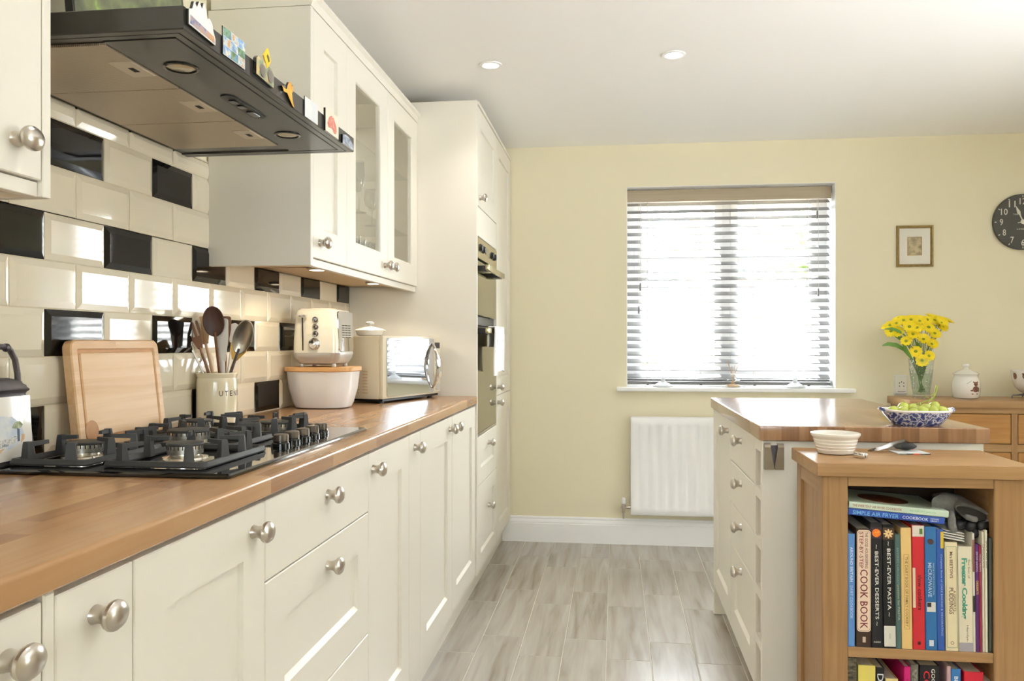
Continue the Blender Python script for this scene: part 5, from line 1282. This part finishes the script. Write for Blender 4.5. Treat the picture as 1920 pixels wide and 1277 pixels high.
# bowl of grapes
gb = thing('fruit_bowl', 'blue and white patterned oval china dish holding grapes', 'bowl', (.9, 2.612, .9632))
def ov(a, b, z, k=0.0):
    n = 48; pts = []
    for i in range(n):
        t_ = 2 * PI * i / n; e = 2.6
        cx_, cy_ = math.cos(t_), math.sin(t_)
        pts.append((a * math.copysign(abs(cx_) ** (2 / e), cx_), b * math.copysign(abs(cy_) ** (2 / e), cy_), z + k * (abs(cx_) ** 6)))
    return pts
build('dish', MB().loft([ov(.062, .044, 0), ov(.066, .047, .002), ov(.072, .052, .008), ov(.090, .066, .030, .001), ov(.097, .071, .041, .002)], True, False), M['bluewhite'], gb, local=True)
build('rim', MB().loft([ov(.0968, .0708, .0405, .002), ov(.0985, .0720, .0445, .003), ov(.0960, .0700, .0475, .004), ov(.0925, .0665, .0460, .003), ov(.080, .056, .022), ov(.060, .042, .007)], False, True), M['ceramic'], gb, local=True)
for sgn in (-1, 1):
    build('handle', MB().tube([(sgn * .090, -.022, .041), (sgn * .101, -.016, .047), (sgn * .105, 0, .050), (sgn * .101, .016, .047), (sgn * .090, .022, .041)], .0045, 8), M['bluewhite'], gb, local=True)
gr = thing('grape_bunch', 'bunch of green grapes lying in the blue and white dish', 'grapes', (.9, 2.612, .9632))
rg = random.Random(5)
gps = [(-.070, -.018, .043, .0, .019), (-.046, -.028, .044, .5, .018), (-.038, -.004, .052, 1.0, .020), (-.018, -.036, .040, .2, .018), (.004, -.034, .044, .1, .021), (.022, -.016, .050, .15, .020), (.040, -.026, .046, 1.2, .019), (.048, -.010, .054, 1.3, .021), (.068, -.018, .043, -.4, .020),
       (-.058, .018, .040, .3, .018), (-.012, -.008, .050, .6, .018), (.0, .018, .048, .4, .020), (-.030, .028, .042, .2, .019), (.030, .022, .046, .9, .019), (.060, .020, .042, .1, .018), (.012, .040, .038, .4, .018), (-.050, -.002, .030, .4, .018), (.020, -.004, .030, .4, .018), (-.015, .010, .028, .2, .018), (.05, .0, .028, .2, .018)]
for x, y, z, a, r in gps:
    build('grape', MB().ell((0, 0, 0), r * 1.0, r * .78, r * .78, 16, 10, T(x, y, z) @ RZ(a * .6) @ RY(-a * .5)), M['grape'], gr, local=True)
stp = [(.062, .004, .118), (.056, .002, .098), (.048, .0, .080), (.036, -.002, .074), (.012, -.004, .066), (-.012, -.006, .060), (-.030, -.006, .062)]
build('stalk', MB().tube(stp, [.0042, .0034, .0032, .0022, .0018, .0015, .0012], 8), M['grapestem'], gr, local=True)
for (x, y, z), (tx, ty, tz) in (((.046, 0, .080), (.058, .01, .060)), ((.040, 0, .076), (.026, .012, .086)), ((.036, -.002, .074), (.030, -.016, .060)), ((.012, -.004, .066), (.004, .014, .058)), ((.012, -.004, .066), (.006, -.018, .060)), ((-.012, -.006, .060), (-.016, -.016, .052)), ((-.030, -.006, .062), (-.040, -.006, .072)), ((.050, 0, .086), (.040, -.006, .094))):
    build('stalk_branch', MB().tube([(x, y, z), ((x + tx) / 2, (y + ty) / 2, (z + tz) / 2 + .003), (tx, ty, tz)], [.0014, .0012, .0018], 6), M['grapestem'], gr, local=True)

# ------------------------------------------------------------------ oak bookcase in front of the island
bk = thing('bookcase', 'small oak bookcase full of cookbooks at the near end of the island', 'bookcase', (.765, 2.32, 0))
byf, byb, bxl, bxr, bzt = 2.165, 2.470, .507, 1.023, .907
build('top', MB().box(bxl, bxr, byf - .003, byb, .872, bzt, .004, seg=3), M['oak_h'], bk)
for x0, x1 in ((.522, .585), (.933, 1.008)): build('front_post', MB().box(x0, x1, byf + .008, byf + .040, .0, .8715, .002, seg=1), M['oak_v'], bk)
for x0, x1 in ((.522, .555), (.975, 1.008)): build('back_post', MB().box(x0, x1, byb - .050, byb - .004, .0, .8715, .002, seg=1), M['oak_v'], bk)
for x in (.527, .990):
    build('side_panel', MB().box(x + .004, x + .012, byf + .0405, byb - .0505, .05, .8715), M['oak_v'], bk)
    build('side_rail', MB().box(x - .004, x + .016, byf + .0405, byb - .0505, .825, .8715, .001, seg=1), M['oak_y'], bk)
    build('side_rail', MB().box(x - .004, x + .016, byf + .0405, byb - .0505, .05, .10, .001, seg=1), M['oak_y'], bk)
build('lining', MB().box(.5452, .5845, byf + .0405, byb - .052, .05, .8715), M['oak_y'], bk)
build('lining', MB().box(.9335, .985, byf + .0405, byb - .052, .05, .8715), M['oak_y'], bk)
build('top_rail', MB().box(.5855, .9325, byf + .009, byf + .038, .8475, .8715, .001, seg=1), M['oak_h'], bk)
build('back_panel', MB().box(.556, .974, byb - .020, byb - .012, .05, .8715), M['oak_back'], bk)
build('shelf', MB().box(.5855, .9325, byf + .010, byb - .022, .4135, .4385, .001, seg=1), M['oak_h'], bk)
build('bottom_shelf', MB().box(.5855, .9325, byf + .010, byb - .022, .065, .090, .001, seg=1), M['oak_h'], bk)
build('plinth_rail', MB().box(.5855, .9325, byf + .009, byf + .030, .0, .0645, .001, seg=1), M['oak_h'], bk)

SPN = Matrix(((0, 1, 0, 0), (0, 0, -1, 0), (-1, 0, 0, 0), (0, 0, 0, 1)))     # text runs down the spine, top to bottom
def book(x0, x1, zb, h, depth, col, label, lean=0.0, yf=2.178, pagetop=True, cover=None, soft=True):
    w = x1 - x0
    t = thing('book', label, 'book', (x0, yf, zb + .0005), rot=(0, R(-lean), 0), group='cookbooks in the oak bookcase')
    m = flat(col, .4) if isinstance(col, str) else col
    th = min(.0022, w * .22); e = .0025
    mb = MB()
    mb.loft([[(0, depth, z), (0, .0015, z), (.0015, 0, z), (w - .0015, 0, z), (w, .0015, z), (w, depth, z), (w - th, depth, z), (w - th, .004, z), (th, .004, z), (th, depth, z)] for z in (0, h)], True, True)
    build('cover', mb, m, t, local=True)
    build('pages', MB().box(th + .0002, w - th - .0002, .0042, depth - .004, e, h - e), M['page'], t, local=True)
    t['_w'] = w; t['_h'] = h
    return t
def spine_text(t, s, zfrac, length, height, col, dx=0.0, spacing=1.0, bold=0.008):
    w, h = t['_w'], t['_h']
    return lettering(s, T(w / 2 + dx, -.0006, h * zfrac) @ SPN, length, height, flat(col, .5), t, local=True, spacing=spacing, bold=bold)
def patch(t, x0, x1, z0, z1, col, name='spine_label', w=.0003):
    return build(name, MB().box(x0, x1, -w - .0004, .0005, z0, z1), flat(col, .4) if isinstance(col, str) else col, t, local=True)
zs1 = .4388
X_ = lambda px: .585 + (px - 1592) * .348 / 275.0
b = book(X_(1593), X_(1606.5), zs1, .286, .20, '5E8FCC', 'slim light blue cookbook at the far left of the upper shelf')
spine_text(b, 'AROUND BRITAIN', .73, .088, .0070, 'DDE8F4'); spine_text(b, 'DAIRY COOKBOOK', .395, .084, .0064, 'B9D2EC')
b = book(X_(1609), X_(1638), zs1, .300, .215, '3E2C22', 'thick brown step-by-step cookbook with a cream spine panel')
w = b['_w']
M['creamspine'] = flat('EBD3BC', .45)
build('spine_label', MB().prism([(x + w / 2, y + .168) for x, y in rr2(w / 2 - .0016, .129, .008)], -.0001, .0008, FRONT), M['creamspine'], b, local=True)
build('spine_line', MB().loft([[(x + w / 2, y + .168, .0009) for x, y in rr2(w / 2 - .0034, .1265, .007)], [(x + w / 2, y + .168, .0009) for x, y in rr2(w / 2 - .0040, .1258, .0066)]], False, False, FRONT), flat('8C4A3E'), b, local=True)
lettering('COOK BOOK', T(w / 2, -.0012, .122) @ SPN, .150, .0185, flat('7C2B30'), b, local=True)
lettering('STEP-BY-STEP', T(w / 2 - .0062, -.0012, .246) @ SPN, .092, .0095, flat('8C3A3A'), b, local=True)
lettering('THE GOOD HOUSEKEEPING', T(w / 2 + .0062, -.0012, .246) @ SPN, .092, .0072, flat('5E2C2C'), b, local=True)
patch(b, w * .42, w * .62, .012, .026, 'C9B9A2', 'emblem')
b = book(X_(1638.5), X_(1661), zs1, .316, .215, '16161C', 'black desserts cookbook with an orange slice on its spine', lean=.6)
w = b['_w']
build('spine_picture', MB().lathe([(.0105, .0002), (.0105, .0012), (0, .0012)], 24, T(w / 2, 0, .290) @ FRONT), picture('orange slice', [(.3, 'D9551E'), (.6, 'EE8B2C'), (.8, 'F6C76A')], 180, 1.0), b, local=True)
patch(b, .001, w - .001, .276, .304, '3A2838', 'spine_label', .0001)
spine_text(b, '~ BEST-EVER DESSERTS ~', .50, .205, .0085, 'E9E6DE'); lettering('INDEX', T(w / 2, -.0006, .014) @ FRONT, .017, .0045, flat('D9D6CE'), b, local=True)
b = book(X_(1662), X_(1685), zs1, .312, .215, '121212', 'black pasta cookbook with a pale label at the foot of its spine', lean=.8)
w = b['_w']
patch(b, .0008, w - .0008, .274, .304, '4B3322', 'spine_label', .0001)
mb = MB()
for i in range(8):
    mb.ell((.0068, 0, .0004), .0058, .0026, .0008, 10, 4, T(w / 2, 0, .289) @ FRONT @ RZ(i * PI / 4))
build('spine_picture', mb, flat('E8C78E'), b, local=True)
spine_text(b, '~ BEST-EVER PASTA ~', .56, .190, .0085, 'E9E6DE'); patch(b, .0008, w - .0008, .004, .056, 'DAD8CC', 'foot_label'); lettering('INDEX', T(w / 2, -.0012, .03) @ SPN, .014, .0042, flat('A8A69A'), b, local=True)
b = book(X_(1685.5), X_(1696), zs1, .288, .21, '4C6A66', 'slim sage green pasta book between black and cream cookbooks', lean=.8)
spine_text(b, "ANTONIO CARLUCCIO'S", .72, .095, .0055, '8FA69A'); spine_text(b, 'passion for PASTA', .40, .088, .0065, 'B9B59A')
b = book(X_(1696.5), X_(1716.5), zs1, .305, .215, 'E4C17E', 'cream yellow family cookery book with a boxed title', lean=.7)
w = b['_w']
build('title_box', MB().loft([[(w / 2 - a_, zc_, .0006) for a_, zc_ in ((.0062, .050), (-.0062, .050), (-.0062, .238), (.0062, .238))], [(w / 2 - a_, zc_, .0006) for a_, zc_ in ((.0056, .0506), (-.0056, .0506), (-.0056, .2374), (.0056, .2374))]], False, False, FRONT), flat('6B5232'), b, local=True)
spine_text(b, 'THE DAIRY BOOK OF FAMILY COOKERY', .472, .176, .0068, '8A6A3C')
b = book(X_(1717.5), X_(1740.5), zs1, .312, .20, 'C2242F', 'red slow cookers book with a white top to its spine', lean=.6)
w = b['_w']
patch(b, .0006, w - .0006, .284, .3115, 'E0D8CC', 'spine_top'); patch(b, w * .60, w * .85, .290, .304, '5E7F3A', 'spine_picture', .0006); patch(b, .0006, w * .24, .105, .205, 'E2CFB2', 'side_label')
spine_text(b, 'slow cookers', .46, .088, .0095, '2A1416', dx=.003); patch(b, w * .4, w * .62, .012, .020, '3A1418', 'emblem')
b = book(X_(1741.5), X_(1763), zs1, .309, .215, '2B6CA6', 'blue microwave cookbook with a dark round emblem at the top', lean=.6)
w = b['_w']
build('emblem', MB().lathe([(.0072, .0001), (.0072, .0011), (0, .0011)], 20, T(w / 2, 0, .272) @ FRONT), flat('4E3A3E'), b, local=True)
spine_text(b, 'MICROWAVE', .57, .086, .0090, 'BFD3E4', dx=-.0025); spine_text(b, "WHICH? COOK'S COLLECTION", .58, .080, .0038, 'A9C4DA', dx=.0065)
patch(b, w * .12, w * .88, .096, .120, 'D6D3CB', 'spine_picture'); patch(b, w * .15, w * .5, .108, .119, '2A2A30', 'spine_figure', .0008); patch(b, w * .30, w * .68, .010, .025, 'D9E0E4', 'foot_emblem')
b = book(X_(1763.5), X_(1777), zs1, .303, .215, '2F58A8', 'dark blue cake baking book with a small yellow label', lean=.6)
w = b['_w']
patch(b, w * .55, w - .0005, .256, .298, 'D8B93A', 'yellow_label'); spine_text(b, 'Complete Book of CAKE BAKING & DECORATING', .46, .205, .0052, 'A9BEE0', dx=.002)
b = book(X_(1779.5), X_(1803), zs1, .272, .19, 'E8D9B4', 'cream puddings and desserts book with a green bordered spine', lean=.8)
w = b['_w']
build('border', MB().loft([[(w / 2 + sx_ * (w / 2 - .0025), z, .0006) for sx_, z in ((-1, .008), (1, .008), (1, .262), (-1, .262))], [(w / 2 + sx_ * (w / 2 - .0036), z, .0006) for sx_, z in ((-1, .0092), (1, .0092), (1, .2608), (-1, .2608))]], False, False, FRONT), flat('8FA682'), b, local=True)
spine_text(b, "Mrs BEETON'S", .79, .066, .0075, '6B3B34'); spine_text(b, 'PUDDINGS', .46, .066, .0105, '5A3A34', dx=-.0012); spine_text(b, '& DESSERTS', .46, .052, .0050, '7C5A50', dx=.0072)
build('emblem', MB().loft([[(w / 2 + .0042 * math.cos(2 * PI * i / 18), .020 + .0042 * math.sin(2 * PI * i / 18), .0006) for i in range(18)], [(w / 2 + .0032 * math.cos(2 * PI * i / 18), .020 + .0032 * math.sin(2 * PI * i / 18), .0006) for i in range(18)]], False, False, FRONT), flat('5A3A34'), b, local=True)
b = book(X_(1804), X_(1830), zs1, .262, .20, 'E6DCC2', 'thick cream freezer cooking book with green lettering', lean=.7)
w = b['_w']
spine_text(b, 'Freezer Cooking', .60, .152, .0160, '4F9C82', dx=-.004, spacing=.9, bold=.035); spine_text(b, 'The Best of', .79, .048, .0048, '8A8272', dx=.0085); spine_text(b, 'Hamlyn', .175, .040, .0062, '6E6A6A', dx=.003)
patch(b, .0006, w - .0006, .001, .022, 'A9A2AA', 'foot_band', .0001)
b = book(X_(1830.5), X_(1835), zs1, .296, .20, 'E0DACB', 'thin white booklet right of the freezer cooking book', lean=.7)
patch(b, .0003, b['_w'] - .0003, .20, .28, '8A5E50', 'print', .0002); patch(b, .0003, b['_w'] - .0003, .10, .14, '2A2A2A', 'print', .0002)
b = book(X_(1835.5), X_(1842), zs1, .268, .20, '5E2A6E', 'thin purple desserts booklet', lean=.6)
spine_text(b, 'ENTERTAINING', .84, .050, .0042, 'CFC0D6'); spine_text(b, 'DESSERTS', .60, .034, .0050, 'E3C55A')
b = book(X_(1842.3), X_(1847), zs1, .266, .20, '8E2440', 'thin crimson booklet beside the purple one', lean=.6)
spine_text(b, 'VEGETARIAN', .84, .044, .0034, 'E0C2C6')
b = book(X_(1848), X_(1852), zs1, .300, .20, 'E5DDC6', 'thin cream booklet, left of two near the right end', lean=.5)
spine_text(b, 'CHOCOLATE', .80, .060, .0026, '4A4038')
b = book(X_(1853), X_(1857.5), zs1, .304, .20, 'E8E2CC', 'thin pale booklet, last before the dark folder at the right end', lean=.4)
spine_text(b, 'QUICK AND EASY', .80, .070, .0028, '4A4038')
b = book(X_(1859), X_(1865), zs1, .285, .19, '3E443E', 'dark folder against the right side of the upper shelf')
# two books lying on top
def flat_book(cx, cz, L, th, dep, ang, col, label, yf=2.180):
    t = thing('book', label, 'book', (cx, yf, cz), rot=(0, R(ang), 0), group='cookbooks in the oak bookcase')
    m = flat(col, .35)
    build('cover', MB().loft([[(x, dep, 0), (x, .002, 0), (x, 0, .002), (x, 0, th - .002), (x, .002, th), (x, dep, th), (x, dep, th - .002), (x, .004, th - .002), (x, .004, .002), (x, dep, .002)] for x in (0, L)], True, True), m, t, local=True)
    build('pages', MB().box(.003, L - .003, .0043, dep - .003, .0023, th - .0023), M['page'], t, local=True)
    return t
bb1 = flat_book(.5875, .7735, .232, .0165, .20, 4.6, '2C4FA8', 'blue air fryer cookbook lying across the tops of the books')
lettering('SIMPLE AIR FRYER', T(.066, -.0006, .0083) @ FRONT, .112, .0100, flat('7FC0EA'), bb1, local=True)
lettering('COOKBOOK', T(.162, -.0006, .0083) @ FRONT, .062, .0076, flat('E6ECF4'), bb1, local=True)
lettering('DENISE', T(.208, -.0006, .0110) @ FRONT, .020, .0034, flat('E6ECF4'), bb1, local=True); lettering('SMART', T(.208, -.0006, .0058) @ FRONT, .020, .0034, flat('E6ECF4'), bb1, local=True)
bb2 = flat_book(.5890, .7910, .240, .0165, .21, 4.6, 'CFE0CB', 'pale green everyday air fryer cookbook on top of the blue one')
lettering('THE EVERYDAY AIR FRYER COOKBOOK', T(.068, -.0006, .0083) @ FRONT, .120, .0060, flat('A0564A'), bb2, local=True)
lettering('BEVERLEY JARVIS', T(.178, -.0006, .0083) @ FRONT, .062, .0056, flat('8CC29A'), bb2, local=True)
build('cover_picture', MB().lathe([(.062, .0164), (.062, .0169), (0, .0169)], 28, T(.11, .095, 0)), picture('fried food photo', [(.3, '3A1E18'), (.5, '6E3A26'), (.7, 'A86A3E')], 60, 2.0), bb2, local=True)
# papers and gloves stuffed in beside them
pp = thing('paper_leaflets', 'folded white leaflets lying on the books under the gloves', 'papers', (X_(1790), 2.21, .722), rot=(R(3), R(5), 0))
for i in range(4):
    build('leaflet', MB().loft([[(-.027 + .002 * i, -.030 + .006 * i, .0052 * i), (.030 + .001 * i, -.034 + .005 * i, .0052 * i - .004), (.028, .12, .0052 * i - .002), (-.028, .12, .0052 * i)], [(-.027 + .002 * i, -.030 + .006 * i, .0052 * i + .0016), (.030 + .001 * i, -.034 + .005 * i, .0052 * i - .0024), (.028, .12, .0052 * i - .0004), (-.028, .12, .0052 * i + .0016)]], True, True), M['paper'], pp, local=True)
gl = thing('work_gloves', 'pair of grey knitted gloves with black coated fingers stuffed above the books', 'gloves', (.872, 2.22, .80))
def blob(name, rings, mtl):
    return build(name, MB().loft(rings, True, True), mtl, gl, angle=80)
def ering(c, ax, ay, rx, ry, n=20, wob=0.0, ph=0):
    c, ax, ay = Vector(c), Vector(ax).normalized(), Vector(ay).normalized()
    return [tuple(c + ax * (rx * (1 + wob * math.sin(3 * t_ + ph)) * math.cos(t_)) + ay * (ry * (1 + wob * math.cos(2 * t_ + ph)) * math.sin(t_))) for t_ in [2 * PI * i / n for i in range(n)]]
def gp(px, py, y): return dirto(px, py, y)
# upper glove: open cuff facing the room
c0 = Vector(gp(1826, 963, 2.20))
ax = Vector((.95, .05, -.28)); ay = Vector((.24, .42, .90))
rr_ = [ering(c0 + Vector((.000, .030, -.008)), ax, ay, .038, .0135, wob=.06), ering(c0 + Vector((.000, .004, -.001)), ax, ay, .0425, .0155, wob=.05), ering(c0, ax, ay, .046, .0165, wob=.06), ering(c0 + Vector((.001, .006, .001)), ax, ay, .0475, .0185, wob=.05), ering(c0 + Vector((-.002, .03, .006)), ax, ay, .043, .021, wob=.06, ph=1), ering(c0 + Vector((-.006, .07, .010)), ax, ay, .040, .022, wob=.05, ph=2), ering(c0 + Vector((-.010, .12, .010)), ax, ay, .040, .020), ering(c0 + Vector((-.012, .16, .006)), ax, ay, .034, .014)]
blob('cuff', rr_, M['glove_grey'])
blob('cuff_shade', [ering(c0 + Vector((.000, .012, -.003)), ax, ay, .0405, .0148, wob=.05), ering(c0 + Vector((.000, .0135, -.0034)), ax, ay, .0400, .0144, wob=.05)], M['dark'])  # dark disc standing in for the shade inside the open cuff
blob('glove_back', [ering(gp(1757, 950, 2.215), (1, 0, -.3), (0, -.3, 1), .010, .010), ering(gp(1765, 949, 2.215), (1, 0, -.4), (.2, -.3, 1), .026, .026, wob=.08), ering(gp(1778, 946, 2.235), (1, .1, -.3), (.1, -.2, 1), .034, .030, wob=.08, ph=1), ering(gp(1790, 945, 2.28), (1, .1, -.2), (0, -.2, 1), .036, .030, wob=.06), ering(gp(1800, 948, 2.34), (1, 0, 0), (0, 0, 1), .022, .018)], M['glove_grey'])
def finger(pts, r, mtl, name='finger'):
    n = len(pts); rs = [r * (.55 if i == 0 else .82 if i == n - 1 else 1.0) for i in range(n)]; rs[-1] = r * .45
    return build(name, MB().tube(pts, rs, 12), mtl, gl, angle=80)
finger([gp(1784, 958, 2.205), gp(1784, 972, 2.196), gp(1785, 985, 2.192), gp(1788, 994, 2.198), gp(1789, 997, 2.204)], .0095, M['glove_grey'])
finger([gp(1806, 966, 2.215), gp(1814, 970, 2.203), gp(1824, 973, 2.200), gp(1829, 974, 2.204), gp(1831, 974, 2.206)], .0075, M['glove_grey'])
for a_, b_, y, r in (((1818, 978), (1795, 986), 2.200, .0125), ((1832, 980), (1816, 990), 2.195, .0125), ((1848, 980), (1838, 988), 2.192, .0115), ((1838, 988), (1824, 1003), 2.198, .0120), ((1850, 990), (1862, 998), 2.200, .0105), ((1835, 1000), (1845, 1007), 2.205, .0105)):
    p, q = Vector(gp(*a_, y + .03)), Vector(gp(*b_, y))
    build('finger', MB().tube([tuple(p), tuple(p.lerp(q, .4)), tuple(p.lerp(q, .75)), tuple(q), tuple(q + (q - p).normalized() * .004)], [r * .9, r * 1.05, r * 1.05, r * .8, r * .35], 12), M['glove_black'], gl, angle=80)
blob('palm', [ering(gp(1800, 985, 2.25), (1, 0, 0), (0, 0, 1), .012, .010), ering(gp(1820, 985, 2.24), (1, 0, -.2), (0, 0, 1), .03, .016), ering(gp(1838, 988, 2.245), (1, 0, -.2), (0, 0, 1), .034, .018), ering(gp(1846, 992, 2.29), (1, 0, 0), (0, 0, 1), .02, .012)], M['glove_black'])

# lower shelf, only the tops of the books in view
zs2 = .0903
for x0, x1, top, dep, col, lb in ((1592, 1610, 1236, .20, None, 'dark patterned spined book at the left of the lower shelf'), (1613, 1646, 1249, .215, 'E3D36A', 'thick pale yellow book on the lower shelf'),
        (1647, 1663, 1252, .21, '161616', 'black book with slanted white lettering on the lower shelf'), (1665, 1689, 1272, .20, 'E6CF8A', 'low cream and yellow paperback beside the black book'),
        (1700, 1712.5, 1248, .20, 'C4146E', 'slim magenta book on the lower shelf'), (1713, 1727.5, 1243, .20, '6E6B5F', 'grey book with scratched pattern next to the magenta one'),
        (1729.5, 1768, 1244, .215, '1B1A1C', 'thick black cookbook with red and white lettering'), (1781, 1788.5, 1243, .20, 'C9A5A8', 'thin pink-white booklet left of the blue book on the lower shelf'),
        (1789, 1807, 1248, .20, '3476B4', 'blue book with white lettering on the lower shelf'), (1813, 1849, 1252, .20, 'C01430', 'thick red book at the right of the lower shelf'),
        (1851, 1866, 1270, .20, 'DDD9D0', 'low white booklet in the right corner of the lower shelf')):
    h = (1.212 - (top - 642) * 2.075 / 1540) - zs2 - .002
    mt_ = picture('dark mixed print', [(.35, '2A2A26'), (.5, '57503E'), (.65, '6F6A58')], 60, 4.0, stretch=(1, 1, 3)) if col is None else col
    b = book(X_(x0), X_(x1), zs2, h, dep, mt_, lb)
    w = b['_w']
    if 'slanted' in lb: lettering('Delia', T(w / 2, -.0006, h - .045) @ SPN, .060, .0150, flat('EDEDED'), b, local=True)
    if 'red and white' in lb:
        lettering('COOK', T(w * .34, -.0006, h - .058) @ SPN, .090, .0150, flat('D8222E'), b, local=True); lettering('GOOD HOUSE', T(w * .66, -.0006, h - .060) @ SPN, .105, .0090, flat('E8E4DC'), b, local=True)
    if 'blue book with' in lb: lettering('BEST', T(w * .5, -.0006, h - .035) @ SPN, .034, .0090, flat('F0F2F4'), b, local=True)
    if 'thick red' in lb: lettering('T', T(w * .5, -.0006, h - .048) @ SPN, .009, .0120, flat('F0E8E8'), b, local=True)
    if 'scratched' in lb: patch(b, w * .2, w * .8, h - .10, h - .012, picture('scratch pattern', [(.4, '5E5C50'), (.6, 'A09C8E')], 120, 1.0, stretch=(3, 1, 1)), 'spine_print')
    if 'magenta' in lb and 'slim' in lb: lettering('COOK', T(w * .5, -.0006, h - .05) @ SPN, .040, .0045, flat('7A0C46'), b, local=True)
    if 'low cream' in lb: patch(b, w * .1, w * .4, h - .03, h - .008, 'C0392B', 'spine_print'); patch(b, w * .5, w * .9, h - .03, h - .006, 'E8B23A', 'spine_print')

# ------------------------------------------------------------------ things on the bookcase top
ZB = bzt + .0005
single('ramekin_bowl', MB().lathe([(.040, 0), (.046, .002), (.048, .006), (.0505, .012), (.0500, .014), (.0535, .020), (.0530, .022), (.0560, .029), (.0555, .031), (.0580, .038), (.0575, .040), (.0590, .044), (.0625, .047), (.0650, .052), (.0648, .056), (.0615, .057), (.0585, .050), (.052, .022), (.044, .008), (0, .006)], 48, T(.600, 2.352, ZB)), M['ceramic'], 'white ribbed bowl on top of the oak bookcase', 'bowl', (.600, 2.352, ZB))
cl = thing('metal_clip', 'small silver metal clip beside the white ribbed bowl', 'clip', (.640, 2.262, ZB), R(-65))
for s_ in (-1, 1):
    build('jaw', MB().loft([at(rrect(.020, .0032, .003, 3), 0, s_ * .0048, .001), at(rrect(.021, .0038, .0034, 3), 0, s_ * .0050, .006), at(rrect(.019, .0030, .0028, 3), .001, s_ * .0045, .0135), at(rrect(.012, .0016, .0014, 3), .002, s_ * .004, .0155)]), M['chrome'], cl, local=True)
build('pivot', MB().cyl(.003, -.005, .005, 12, T(.010, 0, .008) @ RX(PI / 2)), M['pewter'], cl, local=True)
pc = thing('postcard', 'thin printed card with a red and white edge on the bookcase top', 'card', (.800, 2.385, ZB), R(4))
build('card', MB().box(-.040, .044, -.040, .036, 0, .0035, .0006, seg=1), flat('DDE0DE'), pc, local=True)
for x0, x1, c_ in ((-.040, -.020, '8A8F94'), (-.020, -.002, '3A4148'), (-.002, .016, 'D9554A'), (.016, .030, '5E6A5E'), (.030, .044, '2E3238')):
    build('edge_print', MB().box(x0, x1, -.0406, -.0395, .0004, .0032), flat(c_), pc, local=True)
pch = thing('plastic_pouch', 'clear plastic pouch with a black object lying on the printed card', 'pouch', (.775, 2.40, ZB + .004), R(8))
M['film'] = glassmat('clear plastic film', (.80, .78, .76), 1.5, .25, 1.8)
build('film', MB().loft([[(x, -.016 + .003 * math.sin(40 * x), z0), (x, .016, z0 + .001), (x, .015, z1), (x, -.014 + .003 * math.sin(40 * x), z1 - .001)] for x, z0, z1 in ((-.060, .0, .002), (-.045, .001, .006), (-.025, .003, .013), (0, .004, .024), (.022, .008, .027), (.030, .012, .022))]), M['film'], pch, local=True)
build('black_object', MB().lathe([(.002, -.030), (.011, -.024), (.015, -.008), (.016, .006), (.012, .020), (.004, .030), (0, .031)], 18, T(.022, -.004, .0125) @ RY(PI / 2) @ RX(.2), sx=.72), M['black'], pch, local=True)
build('black_flap', MB().loft([[(.004, -.010, .018), (.010, .012, .024), (.010, .012, .026), (.004, -.010, .020)], [(.020, -.012, .026), (.028, .010, .028), (.028, .010, .030), (.020, -.012, .028)], [(.050, -.010, .012), (.054, .008, .013), (.054, .008, .015), (.050, -.010, .014)]]), M['hood_black'], pch, local=True)
single('dried_leaf', MB().loft([[(.700, 2.405, ZB), (.702, 2.408, ZB), (.702, 2.408, ZB + .002), (.700, 2.405, ZB + .002)], [(.708, 2.396, ZB), (.714, 2.414, ZB + .003), (.714, 2.414, ZB + .007), (.708, 2.396, ZB + .004)], [(.720, 2.402, ZB + .003), (.724, 2.416, ZB + .004), (.724, 2.416, ZB + .009), (.720, 2.402, ZB + .008)], [(.727, 2.408, ZB + .004), (.728, 2.41, ZB + .004), (.728, 2.41, ZB + .008), (.727, 2.408, ZB + .008)]]), flat('5A4630', .7), 'small curled brown scrap left of the plastic pouch', 'scrap', (.714, 2.408, ZB))
